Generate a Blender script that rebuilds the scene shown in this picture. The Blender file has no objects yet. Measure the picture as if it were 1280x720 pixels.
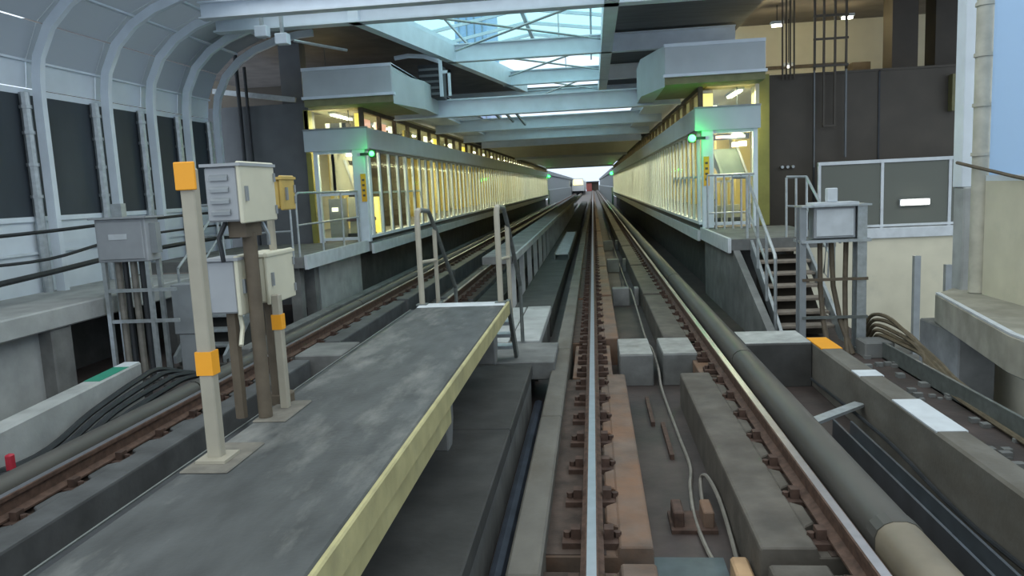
import bpy, math, random
from mathutils import Vector, Matrix
random.seed(7)
SC = bpy.context.scene
COL = SC.collection
R = math.radians

# ------------------------------------------------------------------ camera
CAM_Z = 2.06
def cam_matrix():
    f = 950.0
    wy = Vector((741 - 640, 360 - 230, -f)).normalized()
    wx = Vector((1, 0, 0)); wx = (wx - wy * wx.dot(wy)).normalized()
    wz = wx.cross(wy)
    r = R(2.7)
    X = wx * math.cos(r) + wz * math.sin(r)
    Z = X.cross(wy)
    return Matrix((X, wy, Z))          # rows: world axes in camera space -> camera-to-world
cam_data = bpy.data.cameras.new('camera')
cam_data.sensor_width = 36.0
cam_data.lens = 950.0 / 1280.0 * 36.0
cam_data.clip_start = 0.05; cam_data.clip_end = 2000
cam = bpy.data.objects.new('camera', cam_data); COL.objects.link(cam)
cam.matrix_world = Matrix.Translation((0, 0, CAM_Z)) @ cam_matrix().to_4x4()
SC.camera = cam

# ------------------------------------------------------------------ world: overcast daylight
w = bpy.data.worlds.new('overcast'); SC.world = w; w.use_nodes = True
nt = w.node_tree; bg = nt.nodes['Background']
tc = nt.nodes.new('ShaderNodeTexCoord'); sep = nt.nodes.new('ShaderNodeSeparateXYZ')
ramp = nt.nodes.new('ShaderNodeValToRGB')
nt.links.new(tc.outputs['Generated'], sep.inputs[0]); nt.links.new(sep.outputs['Z'], ramp.inputs[0])
ramp.color_ramp.elements[0].position = 0.0; ramp.color_ramp.elements[0].color = (.45, .54, .66, 1)
ramp.color_ramp.elements[1].position = 0.5; ramp.color_ramp.elements[1].color = (.73, .80, .82, 1)
nt.links.new(ramp.outputs[0], bg.inputs['Color'])
bg.inputs['Strength'].default_value = 1.7

SC.view_settings.view_transform = 'Standard'; SC.view_settings.look = 'None'
SC.view_settings.exposure = 0.25; SC.view_settings.gamma = 1.0
SC.view_settings.use_curve_mapping = False

# ------------------------------------------------------------------ materials
MATS = {}
def M(name, col, rough=.6, metal=0., var=.15, scale=5., bump=0., stain=None, stain_amt=.45, stretch=(1, 1, 1), spec=.4):
    if name in MATS: return MATS[name]
    m = bpy.data.materials.new(name); m.use_nodes = True; MATS[name] = m
    n = m.node_tree.nodes; l = m.node_tree.links; b = n['Principled BSDF']
    b.inputs['Roughness'].default_value = rough; b.inputs['Metallic'].default_value = metal
    b.inputs['Specular IOR Level'].default_value = spec
    g = n.new('ShaderNodeNewGeometry'); mp = n.new('ShaderNodeMapping'); mp.inputs['Scale'].default_value = stretch
    l.new(g.outputs['Position'], mp.inputs[0])
    no = n.new('ShaderNodeTexNoise'); no.inputs['Scale'].default_value = scale; no.inputs['Detail'].default_value = 6
    l.new(mp.outputs[0], no.inputs[0])
    cr = n.new('ShaderNodeValToRGB')
    cr.color_ramp.elements[0].position = .3; cr.color_ramp.elements[1].position = .7
    cr.color_ramp.elements[0].color = tuple(max(0, c * (1 - var)) for c in col) + (1,)
    cr.color_ramp.elements[1].color = tuple(min(1, c * (1 + var)) for c in col) + (1,)
    l.new(no.outputs['Fac'], cr.inputs[0]); out = cr.outputs[0]
    if stain:
        n2 = n.new('ShaderNodeTexNoise'); n2.inputs['Scale'].default_value = scale * .35; n2.inputs['Detail'].default_value = 8
        n2.inputs['Roughness'].default_value = .65
        l.new(mp.outputs[0], n2.inputs[0])
        r2 = n.new('ShaderNodeValToRGB'); r2.color_ramp.elements[0].position = 1 - stain_amt - .12; r2.color_ramp.elements[1].position = 1 - stain_amt + .18
        l.new(n2.outputs['Fac'], r2.inputs[0])
        mx = n.new('ShaderNodeMix'); mx.data_type = 'RGBA'
        l.new(r2.outputs[0], mx.inputs['Factor']); l.new(out, mx.inputs['A']); mx.inputs['B'].default_value = tuple(stain) + (1,)
        out = mx.outputs['Result']
    l.new(out, b.inputs['Base Color'])
    if bump:
        bp = n.new('ShaderNodeBump'); bp.inputs['Strength'].default_value = bump; bp.inputs['Distance'].default_value = .01
        n3 = n.new('ShaderNodeTexNoise'); n3.inputs['Scale'].default_value = scale * 6; n3.inputs['Detail'].default_value = 4
        l.new(g.outputs['Position'], n3.inputs[0]); l.new(n3.outputs['Fac'], bp.inputs['Height']); l.new(bp.outputs[0], b.inputs['Normal'])
    return m
def emit(name, col, s):
    m = bpy.data.materials.new(name); m.use_nodes = True; MATS[name] = m
    b = m.node_tree.nodes['Principled BSDF']; b.inputs['Base Color'].default_value = (.8, .8, .8, 1)
    b.inputs['Emission Color'].default_value = tuple(col) + (1,); b.inputs['Emission Strength'].default_value = s
    return m
def glass(name, tint, fac, rough=.08, refl=(.9, .95, 1), diff=None):
    """pane: part transparent (tinted), part glossy/diffuse film"""
    m = bpy.data.materials.new(name); m.use_nodes = True; MATS[name] = m
    n = m.node_tree.nodes; l = m.node_tree.links; n.remove(n['Principled BSDF']); o = n['Material Output']
    t = n.new('ShaderNodeBsdfTransparent'); t.inputs[0].default_value = tuple(tint) + (1,)
    g = n.new('ShaderNodeBsdfDiffuse' if diff else 'ShaderNodeBsdfGlossy')
    g.inputs[0].default_value = tuple(diff or refl) + (1,)
    if not diff: g.inputs['Roughness'].default_value = rough
    mx = n.new('ShaderNodeMixShader'); mx.inputs[0].default_value = fac
    l.new(t.outputs[0], mx.inputs[1]); l.new(g.outputs[0], mx.inputs[2]); l.new(mx.outputs[0], o.inputs[0])
    return m
def translucent(name, col, mixf, tcol):
    m = bpy.data.materials.new(name); m.use_nodes = True; MATS[name] = m
    n = m.node_tree.nodes; l = m.node_tree.links; n.remove(n['Principled BSDF']); o = n['Material Output']
    d = n.new('ShaderNodeBsdfDiffuse'); d.inputs[0].default_value = tuple(col) + (1,)
    t = n.new('ShaderNodeBsdfTranslucent'); t.inputs[0].default_value = tuple(tcol) + (1,)
    mx = n.new('ShaderNodeMixShader'); mx.inputs[0].default_value = mixf
    l.new(d.outputs[0], mx.inputs[1]); l.new(t.outputs[0], mx.inputs[2]); l.new(mx.outputs[0], o.inputs[0])
    return m

CONC   = M('concrete', (.17, .172, .165), .85, bump=.3, var=.25, scale=3, stain=(.09, .09, .085), stain_amt=.42)
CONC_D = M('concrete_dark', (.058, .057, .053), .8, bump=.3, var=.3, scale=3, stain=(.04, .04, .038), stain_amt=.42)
CONC_L = M('concrete_light', (.36, .37, .36), .85, bump=.25, var=.15, scale=3, stain=(.20, .20, .19), stain_amt=.35)
CONC_B = M('concrete_rusty', (.135, .098, .076), .85, bump=.35, var=.3, scale=4, stain=(.21, .105, .055), stain_amt=.44)
GROUT  = M('seat_grout', (.062, .043, .034), .85, var=.4, scale=7, bump=.4)
CONC_K = M('concrete_far_track', (.085, .088, .09), .8, bump=.3, var=.25, scale=3, stain=(.05, .05, .05), stain_amt=.4)
CONC_T = M('concrete_track', (.105, .093, .078), .85, bump=.35, var=.3, scale=4, stain=(.075, .062, .05), stain_amt=.45)
CONC_G = M('concrete_guard', (.135, .126, .108), .85, bump=.3, var=.2, scale=4, stain=(.085, .07, .05), stain_amt=.40, stretch=(1, .5, 1))
DECK   = M('deck_floor', (.072, .052, .047), .6, bump=.3, var=.35, scale=2.5, stain=(.034, .029, .026), stain_amt=.5)
SLAB   = M('walkway_top', (.062, .066, .066), .62, bump=.25, var=.3, scale=5, stain=(.25, .25, .23), stain_amt=.38, stretch=(1.5, .5, 1))
YELLOW = M('yellow_edge_paint', (.42, .38, .19), .7, var=.15, scale=6, stain=(.26, .24, .14), stain_amt=.38, bump=.15)
WHITEP = M('white_paint', (.55, .58, .60), .6, var=.1, stain=(.36, .37, .37), stain_amt=.32)
STEEL  = M('white_blue_steel', (.68, .74, .80), .45, var=.06, scale=3, stain=(.55, .60, .64), stain_amt=.3)
STEELG = M('grey_steel', (.27, .29, .30), .5, .2, var=.1)
GALV   = M('galvanised_steel', (.42, .45, .46), .4, .55, var=.15, scale=12)
GALVD  = M('dull_steel', (.16, .175, .165), .5, .4, var=.2, scale=10)
RUST   = M('rail_rust', (.105, .062, .045), .75, .1, var=.35, scale=14, bump=.2)
RUSTD  = M('fastener_rust', (.075, .045, .034), .8, .1, var=.35, scale=14)
SHINE  = M('railhead_polished', (.40, .40, .43), .32, .85, var=.08, scale=10)
COVER  = M('third_rail_cover', (.070, .066, .058), .5, var=.2, scale=3, stain=(.13, .11, .08), stain_amt=.3, stretch=(1, .4, 1))
COVERL = M('third_rail_cover_new', (.19, .16, .115), .5, var=.2, scale=3)
TAN    = M('tan_paint', (.36, .33, .26), .55, var=.1)
CREAM  = M('cream_paint', (.60, .57, .44), .5, var=.06)
BOXG   = M('grey_box_paint', (.33, .345, .36), .5, var=.06)
BROWN  = M('brown_stem', (.115, .09, .062), .7, var=.2, scale=8)
ORANGE = M('orange_reflector', (.86, .36, .02), .45, var=.04)
GREENP = M('green_paint', (.03, .26, .17), .5, var=.06)
REDP   = M('red_plastic', (.42, .03, .05), .5, var=.1)
BLACK  = M('black_rubber', (.022, .024, .027), .5, var=.3)
CABLEG = M('grey_cable', (.20, .185, .16), .6, var=.2, scale=9)
CABLEB = M('brown_cable', (.12, .095, .06), .65, var=.25, scale=9)
ROOFD  = M('dark_roof_sheet', (.13, .14, .145), .7, var=.15, scale=2, stretch=(.5, 3, 1))
ROOFB  = M('brown_roof_sheet', (.14, .125, .115), .7, var=.2, scale=2)
SOFFIT = M('soffit_panel', (.50, .49, .43), .7, var=.12, scale=1.5)
BOXR   = M('roof_box_panel', (.48, .52, .54), .6, var=.06, scale=2)
FASC   = M('fascia_panel', (.50, .56, .60), .5, var=.05, scale=2)
DARKW  = M('dark_wall_panel', (.066, .055, .042), .6, var=.12, scale=2)
GREYW  = M('grey_wall_panel', (.135, .142, .147), .6, var=.12, scale=2)
OLIVE  = M('olive_lit_trim', (.25, .24, .06), .6, var=.1)
BEIGE  = M('beige_wall', (.60, .56, .43), .75, var=.07, scale=2, stain=(.40, .39, .32), stain_amt=.35)
PLASTER= M('cream_plaster', (.62, .58, .44), .75, var=.05, scale=2)
GOLD   = M('gold_wall', (.60, .47, .15), .6, var=.08, scale=2)
BARRP  = M('barrier_panel', (.66, .72, .78), .5, var=.06, scale=2)
TRAINW = M('train_white', (.7, .72, .74), .35, var=.04)
TRAINY = emit('train_lit_window', (1, .85, .25), 1.3)
REDW   = M('red_cladding', (.32, .09, .08), .6, var=.2)
TOWER  = M('tower_cladding', (.36, .46, .66), .5, var=.08)
DKGLASS = M('dark_tinted_pane', (.046, .056, .068), .55, var=.25, scale=1.2, stretch=(1, 1, .4), spec=.35)
PANE = glass('clear_pane', (.86, .90, .86), .07, .06)
PANER = glass('roof_pane', (.80, 1.0, 1.0), .06, .2, diff=(.7, .85, .9))
MESHP = glass('grey_mesh_pane', (.55, .55, .5), .7, .25, diff=(.20, .21, .185))
CURVP = translucent('curved_translucent_panel', (.45, .48, .50), .45, (.50, .54, .58))
SKYP = translucent('pale_blue_panel', (.58, .70, .83), .6, (.62, .76, .90))
TUBE = emit('lamp_tube', (1, .93, .68), 9)
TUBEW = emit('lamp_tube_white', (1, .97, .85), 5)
GREENL = emit('green_lamp', (.05, 1, .12), 3.2)
AMBER = emit('amber_display', (1, .62, .05), 1.6)
REDL = emit('red_display', (1, .22, .10), 2.2)
PINKS = emit('lit_pink_sign', (1, .45, .30), .9)
YELS = emit('lit_yellow_sign', (1, .72, .04), 1.2)
TEALS = emit('teal_display', (.2, 1, .75), 1.8)
WHITES = emit('lit_white_sign', (1, .92, .70), 1.4)

# ------------------------------------------------------------------ mesh builder (world coordinates in, local out)
class MB:
    def __init__(s): s.v = []; s.f = []
    def add(s, vs, fs):
        o = len(s.v); s.v += [tuple(p) for p in vs]; s.f += [tuple(i + o for i in f) for f in fs]; return s
    def box(s, x0, x1, y0, y1, z0, z1):
        x0, x1 = sorted((x0, x1)); y0, y1 = sorted((y0, y1)); z0, z1 = sorted((z0, z1))
        return s.add([(x0,y0,z0),(x1,y0,z0),(x1,y1,z0),(x0,y1,z0),(x0,y0,z1),(x1,y0,z1),(x1,y1,z1),(x0,y1,z1)],
                     [(0,3,2,1),(4,5,6,7),(0,1,5,4),(1,2,6,5),(2,3,7,6),(3,0,4,7)])
    def cbox(s, x, y, z, sx, sy, sz): return s.box(x-sx/2, x+sx/2, y-sy/2, y+sy/2, z, z+sz)
    def prism(s, prof, axis, a, b):
        """profile (list of 2D points) swept along axis: 'y' profile=(x,z); 'x' profile=(y,z); 'z' profile=(x,y)"""
        n = len(prof)
        def P(p, t): return (p[0], t, p[1]) if axis == 'y' else (t, p[0], p[1]) if axis == 'x' else (p[0], p[1], t)
        vs = [P(p, a) for p in prof] + [P(p, b) for p in prof]
        fs = [tuple(range(n)), tuple(range(2*n-1, n-1, -1))] + [(i, n+i, n+(i+1) % n, (i+1) % n) for i in range(n)]
        return s.add(vs, fs)
    def bar(s, a, b, w, h=None, up=(0, 0, 1)):
        a = Vector(a); b = Vector(b); h = h or w; d = (b-a).normalized(); u = Vector(up)
        if abs(d.dot(u)) > .98: u = Vector((0, 1, 0))
        sx = d.cross(u).normalized()*w/2; sz = d.cross(sx).normalized()*h/2
        return s.add([a-sx-sz, a+sx-sz, a+sx+sz, a-sx+sz, b-sx-sz, b+sx-sz, b+sx+sz, b-sx+sz],
                     [(0,3,2,1),(4,5,6,7),(0,1,5,4),(1,2,6,5),(2,3,7,6),(3,0,4,7)])
    def tube(s, pts, r, n=8):
        pts = [Vector(p) for p in pts]; rings = []
        ref = Vector((0, 0, 1)) if abs((pts[-1]-pts[0]).normalized().z) < .9 else Vector((0, 1, 0))
        for i, p in enumerate(pts):
            d = (pts[min(i+1, len(pts)-1)] - pts[max(i-1, 0)]).normalized()
            a = d.cross(ref)
            if a.length < 1e-3: a = d.cross(Vector((1, 0, 0)))
            a.normalize(); b = d.cross(a)
            rr = r[i] if isinstance(r, (list, tuple)) else r
            rings.append([p + a*math.cos(t)*rr + b*math.sin(t)*rr for t in [2*math.pi*k/n for k in range(n)]])
        vs = [v for q in rings for v in q]
        fs = [(i*n+k, i*n+(k+1) % n, (i+1)*n+(k+1) % n, (i+1)*n+k) for i in range(len(pts)-1) for k in range(n)]
        fs += [tuple(range(n-1, -1, -1)), tuple(range((len(pts)-1)*n, len(pts)*n))]
        return s.add(vs, fs)
    def ball(s, c, r, n=10, m=6):
        vs = [(c[0], c[1], c[2]-r)]
        for j in range(1, m):
            t = math.pi*j/m
            vs += [(c[0]+r*math.sin(t)*math.cos(2*math.pi*k/n), c[1]+r*math.sin(t)*math.sin(2*math.pi*k/n), c[2]-r*math.cos(t)) for k in range(n)]
        vs.append((c[0], c[1], c[2]+r)); L = len(vs)-1
        fs = [(0, 1+(k+1) % n, 1+k) for k in range(n)]
        fs += [(1+j*n+k, 1+j*n+(k+1) % n, 1+(j+1)*n+(k+1) % n, 1+(j+1)*n+k) for j in range(m-2) for k in range(n)]
        fs += [(L, 1+(m-2)*n+k, 1+(m-2)*n+(k+1) % n) for k in range(n)]
        return s.add(vs, fs)
    def build(s, name, mat, parent=None, bevel=0., smooth=False, kind=None, origin=None):
        xs, ys, zs = zip(*s.v)
        wo = ((min(xs)+max(xs))/2, (min(ys)+max(ys))/2, min(zs)) if origin is None else origin
        me = bpy.data.meshes.new(name)
        me.from_pydata([(x-wo[0], y-wo[1], z-wo[2]) for x, y, z in s.v], [], s.f)
        me.materials.append(mat)
        if smooth:
            for p in me.polygons: p.use_smooth = True
            try: me.set_sharp_from_angle(angle=R(40))
            except Exception: pass
        o = bpy.data.objects.new(name, me); COL.objects.link(o)
        put(o, wo, parent)
        if bevel:
            b = o.modifiers.new('edge', 'BEVEL'); b.width = bevel; b.segments = 1; b.limit_method = 'ANGLE'
        if kind: o['kind'] = kind
        return o
ORD = 'first second third fourth fifth sixth seventh eighth ninth tenth eleventh twelfth thirteenth fourteenth fifteenth sixteenth seventeenth eighteenth nineteenth twentieth'.split()
WORLD = {}
def put(o, wo, parent):
    WORLD[o.name] = Vector(wo)
    if parent:
        o.parent = parent; o.location = Vector(wo) - WORLD[parent.name]
    else: o.location = wo
def copy_at(src, wo, parent=None, rotz=None):
    c = src.copy(); COL.objects.link(c); put(c, wo, parent)
    if rotz is not None: c.rotation_euler.z = rotz
    return c
def tag(o, label, cat, group=None, kind=None):
    o['label'] = label; o['category'] = cat
    if group: o['group'] = group
    if kind: o['kind'] = kind
    return o
def thing(name, label, cat, loc, group=None, kind=None):
    o = bpy.data.objects.new(name, None); COL.objects.link(o); o.empty_display_size = .2
    put(o, loc, None)
    return tag(o, label, cat, group, kind)
def area(parent, wo, sx, sy, power, col, rot=(0, 0, 0)):
    d = bpy.data.lights.new('lamp_light', 'AREA'); d.shape = 'RECTANGLE'; d.size = sx; d.size_y = sy; d.energy = power; d.color = col
    o = bpy.data.objects.new('lamp_light', d); COL.objects.link(o); put(o, wo, parent); o.rotation_euler = rot
    return o
def point(parent, wo, power, col, r=.05):
    d = bpy.data.lights.new('lamp_light', 'POINT'); d.energy = power; d.color = col; d.shadow_soft_size = r
    o = bpy.data.objects.new('lamp_light', d); COL.objects.link(o); put(o, wo, parent); return o

# ================================================================== SETTING: DECK, TRACK BED
FAR = 265.
XR = (-.075, 1.43); XL = (-4.37, -2.865)
fl = thing('floor', 'dark concrete viaduct deck under both tracks', 'floor', (0, 40, -.55), kind='structure')
MB().box(-8.9, 4.25, -6, FAR+40, -.85, -.55).build('deck_slab', DECK, fl)
low = MB().box(4.25, 14, -6, 40, -2.0, -1.7).build('floor', CONC, None); tag(low, 'pale lower ground beside the viaduct below the beige wall', 'floor', kind='structure')

# --- plinth segments (right track). Cross gaps at the joints
def plinth_profile(xr, shoulder, dirn):
    # dirn +1: shoulder lies at +x of the rail
    pts = [(xr-dirn*.30, -.56), (xr-dirn*.30, -.215), (xr+dirn*.15, -.215), (xr+dirn*.17, -.155), (shoulder-dirn*.01, -.155), (shoulder, -.17), (shoulder, -.56)]
    return pts
def plinth(xr, shoulder, dirn, a, b, mat, y0):
    m = MB().prism(plinth_profile(xr, shoulder, dirn), 'y', a, b)
    yy = y0 - .3125                       # raised teeth between the fasteners, cast with the plinth
    while yy < min(b, 34):
        if yy - .2 > a and yy + .2 < b:
            xa, xb = xr+dirn*.09, xr+dirn*.17
            m.prism([(xa, yy-.13), (xb, yy-.20), (xb, yy+.20), (xa, yy+.13)], 'z', -.22, -.157)
        yy += .625
    MB().box(xr-dirn*.295, xr+dirn*.085, a+.01, b-.01, -.222, -.209).build('seat_grout', GROUT, fl)
    return m.build('plinth', mat, fl, bevel=.01)
breaks = [(-2.0, 4.25), (4.45, 8.75), (10.85, 15.0), (15.25, 20.5), (20.75, 27), (27.3, 36), (36.3, 50), (50.3, 75), (75.3, 120), (120.5, FAR)]
for a, b in breaks:
    plinth(XR[0], .30, 1, a, b, CONC_B, 1.5)
    plinth(XR[1], .93, -1, a, b, CONC_T, 1.5)
for a, b in [(-2.0, 9.6)] + breaks[2:]:
    plinth(XL[0], -3.95, 1, a+.3, b+.3, CONC_K, 3.0)
    plinth(XL[1], -3.28, -1, a+.3, b+.3, CONC_K, 3.0)
# bridging seat pieces under the rails inside the gap by the cross blocks
for a, b in ((8.9, 10.7),):
    for xr in XR: MB().box(xr-.24, xr+.24, a, b, -.56, -.225).build('plinth', CONC_B, fl, bevel=.01)
# cross blocks with a slot for the cable
MB().box(.27, .70, 9.67, 10.7, -.56, -.14).build('cross_block', CONC, fl, bevel=.015)
for xa, xb in ((.28, .69), (.83, 1.25)): MB().box(xa, xb, 9.69, 10.68, -.145, -.134).build('worn_top', M('worn_concrete_top', (.30, .30, .28), .8, var=.2, scale=6, stain=(.17, .165, .15), stain_amt=.4), fl)
MB().box(.82, 1.26, 9.67, 10.7, -.56, -.14).build('cross_block', CONC, fl, bevel=.015)
MB().box(-4.22, -3.55, 10.0, 10.9, -.56, -.12).build('cross_block', CONC, fl, bevel=.015)
for y in (16.2, 22.5, 30.):
    MB().box(.34, .70, y, y+.25, -.56, -.17).build('cross_block', CONC, fl, bevel=.015)
    MB().box(.80, .90, y, y+.25, -.56, -.17).build('cross_block', CONC, fl, bevel=.015)
# outer guard beam, cast in lengths
y = -2.0; k = 0
while y < 120:
    L = 3.0 if y < 30 else 9.0
    o = MB().box(-.565, -.365, y, y+L-.025, -.56, -.10 - .006*(k % 2)).build('guard_beam', CONC_G, fl, bevel=.015); k += 1
    y += L
y = 10.6
while y < 90:
    L = 3.6 if y < 30 else 12.0
    MB().box(-5.35, -5.15, y, y+L-.03, -.56, -.12).build('guard_beam', CONC, fl, bevel=.015)
    y += L
# concrete floor lift between the two tracks further off
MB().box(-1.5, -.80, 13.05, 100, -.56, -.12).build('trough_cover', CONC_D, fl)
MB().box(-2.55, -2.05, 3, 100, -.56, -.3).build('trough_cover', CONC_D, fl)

# ------------------------------------------------------------------ running rails
def rail_profile(x):
    return [(x-.07, -.165), (x+.07, -.165), (x+.07, -.150), (x+.012, -.13), (x+.010, -.045), (x+.036, -.035), (x+.036, -.004), (x+.030, 0),
            (x-.030, 0), (x-.036, -.004), (x-.036, -.035), (x-.010, -.045), (x-.012, -.13), (x-.07, -.150)]
def fastener_mb(x, y):
    m = MB().box(x-.19, x+.19, y-.095, y+.095, -.215, -.172)
    for s in (-1, 1):
        m.box(x+s*.075, x+s*.135, y-.04, y+.04, -.172, -.105)
        m.tube([(x+s*.16, y, -.172), (x+s*.16, y, -.135)], .024, 6)
    return m
fast_src = None
rail_labels = ['polished running rail of the nearer track beside the concrete guard beam',
               'rusty rail of the nearer track next to the third rail cover by the stairs side',
               'rusty outer rail of the far track along the grey third rail cover',
               'rail of the far track that passes behind the raised walkway']
for (x, lab) in zip((XR[0], XR[1], XL[0], XL[1]), rail_labels):
    o = MB().prism(rail_profile(x), 'y', -2, FAR).build('running_rail', RUST)
    tag(o, lab, 'rail', 'running rails of the two tracks')
    MB().box(x-.027, x+.027, -2, FAR, -.001, .002).build('polished_head', SHINE, o)
    yy = 1.5 if x > -1 else 3.0
    end = 36 if x != XL[1] else 28
    while yy < end:
        if fast_src is None:
            fast_src = fastener_mb(x, yy).build('rail_fastener', RUSTD, o)
        else:
            copy_at(fast_src, (x, yy, -.215), o)
        yy += .625
    m = MB()
    while yy < 100:
        m.box(x-.19, x+.19, yy-.095, yy+.095, -.215, -.15); yy += .625
    m.build('distant_fasteners', RUSTD, o, kind='stuff')

# ------------------------------------------------------------------ third rails with protective covers
def cover_profile(x, s):   # s: +1 for right track (arm on +x)
    kx, dz = (1, 0) if s > 0 else (.8, -.06)
    return [(x+(px-x)*kx, pz+dz) for px, pz in [(x-.13, -.05), (x-.13, .03), (x-.115, .075), (x-.08, .108), (x-.035, .125), (x+.035, .125), (x+.08, .108), (x+.115, .075), (x+.13, .03), (x+.13, -.05), (x+.11, -.05), (x+.10, .04), (x-.10, .04), (x-.11, -.05)]]
for (x, s, lab, segs) in ((1.63, 1, 'dark rounded third rail cover beside the nearer track', [(-2, 1.2, COVER), (1.25, 4.22, COVERL), (4.32, 8.6, COVER), (8.63, 16, COVER), (16.03, 40, COVER), (40, 92, COVER)]),
                       (-4.55, -1, 'grey rounded third rail cover beside the far track below the barrier', [(-1, 4.6, COVER), (4.63, 7.9, COVER), (7.93, 14, COVER), (14.03, 30, COVER), (30.03, 92, COVER)])):
    t = thing('third_rail', lab, 'third rail', (x, 5, -.55))
    MB().box(x-.04, x+.04, -2, 92, -.16, -.03).build('conductor_rail', GALVD, t)
    for a, b, mt in segs:
        MB().prism(cover_profile(x, s), 'y', a, b).build('cover', mt, t, smooth=True)
    yy = 2.9 if s > 0 else 4.2
    while yy < 40:
        MB().box(x+s*.02, x+s*.10, yy-.04, yy+.04, -.55, -.03).box(x-.05, x+.14, yy-.10, yy+.10, -.56, -.46).build('support', GALVD, t); yy += 2.9
    yy = 4.27 if s > 0 else 4.62
    MB().prism([(x+(p[0]-x)*1.06, p[1]*1.03) for p in cover_profile(x, s)[:10]] , 'y', yy-.07, yy+.05).build('joint_clamp', COVER, t)

# ------------------------------------------------------------------ curbs
def curb(x0, x1, y0, y1, zt, marks, label):
    t = thing('curb', label, 'curb', ((x0+x1)/2, (y0+y1)/2, -.55))
    MB().box(x0, x1, y0, y1, -.56, zt).build('curb_beam', CONC_G if x0 > 0 else CONC_L, t, bevel=.02)
    for a, b, mt in marks:
        MB().box(x0+.005, x1-.005, a, b, zt-.01, zt+.004).build('paint_mark', mt, t)
    return t
curb(2.62, 2.87, -2, 9.85, 0., [(9.15, 9.8, ORANGE), (7.85, 8.1, WHITEP), (6.1, 7.0, WHITEP)], 'long concrete curb with orange and white paint marks leading to the stairs')
t = thing('curb', 'pale concrete curb with a green painted patch near its end', 'curb', (-5.8, 6, -.55))
cl = lambda y: -5.56 - .40*max(0, min(1, (y-6)/3.0))**1.0
def strip(ya, yb, w, z0, z1): return MB().prism([(cl(ya)-w, ya), (cl(ya)+w, ya), (cl(yb)+w, yb), (cl(yb)-w, yb)], 'z', z0, z1)
strip(-1, 6.0, .12, -.56, .07).build('curb_beam', CONC_L, t, bevel=.02); strip(6.0, 9.0, .12, -.56, .07).build('curb_beam', CONC_L, t, bevel=.02)
strip(8.0, 8.7,   .10, .06, .076).build('paint_mark', GREENP, t); strip(8.7, 8.98, .10, .06, .076).build('paint_mark', WHITEP, t)
o = MB().box(1.80, 2.62, 9.5, 10.3, -.56, 0.).build('crossing_slab', CONC_D, None, bevel=.015); tag(o, 'white-topped concrete crossing slab at the foot of the metal stairs', 'slab'); MB().box(1.82, 2.61, 9.52, 10.28, -.004, .006).build('painted_top', M('worn_white', (.40, .41, .39), .7, var=.15, scale=6, stain=(.2, .2, .19), stain_amt=.45), o)

# ================================================================== RAISED WALKWAY BETWEEN THE TRACKS
t = thing('walkway', 'long dark concrete emergency walkway slab with a yellow painted edge', 'walkway', (-1.49, 3, 0))
MB().box(-1.98, -1.0, -1.5, 8.12, .64, .80).build('slab', SLAB, t, bevel=.012)
MB().box(-1.98, -1.0, 8.12, 8.38, .64, .805).build('white_end_strip', WHITEP, t, bevel=.01)
MB().box(-1.0, -.97, -1.5, 8.38, .655, .803).build('yellow_edge_board', YELLOW, t, bevel=.008)
MB().box(-1.08, -1.0, -1.5, 4.9, .50, .64).build('lower_edge_beam', YELLOW, t, bevel=.01)
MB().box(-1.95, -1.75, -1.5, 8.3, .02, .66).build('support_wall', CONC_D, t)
for yy in (1.9, 5.25, 7.9):
    MB().prism([(yy-.12, .64), (yy+.12, .64), (yy+.12, .40), (yy+.02, .22), (yy-.12, .22)], 'x', -1.75, -1.08).build('bracket', CONC, t, bevel=.01)
MB().box(-2.06, -1.99, -1.5, 8.2, .60, .765).build('edge_channel', BLACK, t)
MB().box(-2.068, -2.058, -1.5, 8.2, .755, .77).build('lit_edge_trim', GALVD, t)  # thin steel strip put in as the highlight along the black channel
for i, (yy, xa, xb) in enumerate(((3.42, -1.98, -1.74), (4.2, -1.98, -1.78))):
    MB().box(xa, xb, yy-.18, yy+.24, .798, .810).build('mortar_pad', M('mortar', (.19, .175, .145), .85, var=.25, scale=9, stain=(.10, .095, .085)), t, bevel=.006)

t = thing('cable_trough', 'low concrete cable trough below the yellow walkway edge', 'trough', (-1.2, 4, -.55))
yy = -1.5
while yy < 8.6:
    L = min(2.6, 8.72-yy)
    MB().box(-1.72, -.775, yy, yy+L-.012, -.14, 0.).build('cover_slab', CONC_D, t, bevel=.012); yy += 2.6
MB().box(-.86, -.80, -1.5, 8.7, -.56, -.14).build('trough_wall', CONC, t)
MB().box(-1.72, -1.62, -1.5, 8.7, -.56, -.14).build('trough_wall', CONC, t)
o = MB().box(-1.9, -.52, 8.80, 9.92, -.22, 0.).box(-1.8, -.85, 8.85, 9.85, -.56, -.2).build('landing_slab', CONC, None, bevel=.012)
tag(o, 'flat grey concrete slab at the foot of the steep walkway ladder', 'slab')
t = thing('cable_trough', 'two pale grey trough cover planks beyond the ladder foot', 'trough', (-1.2, 11, -.55))
MB().box(-1.6, -1.2, 9.98, 12.9, -.10, .01).build('cover_slab', CONC_L, t, bevel=.01)
MB().box(-1.18, -.78, 9.98, 12.9, -.10, .02).build('cover_slab', CONC_L, t, bevel=.01)
MB().box(-1.58, -.82, 10.0, 12.9, -.56, -.10).build('trough_wall', CONC, t)

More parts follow.
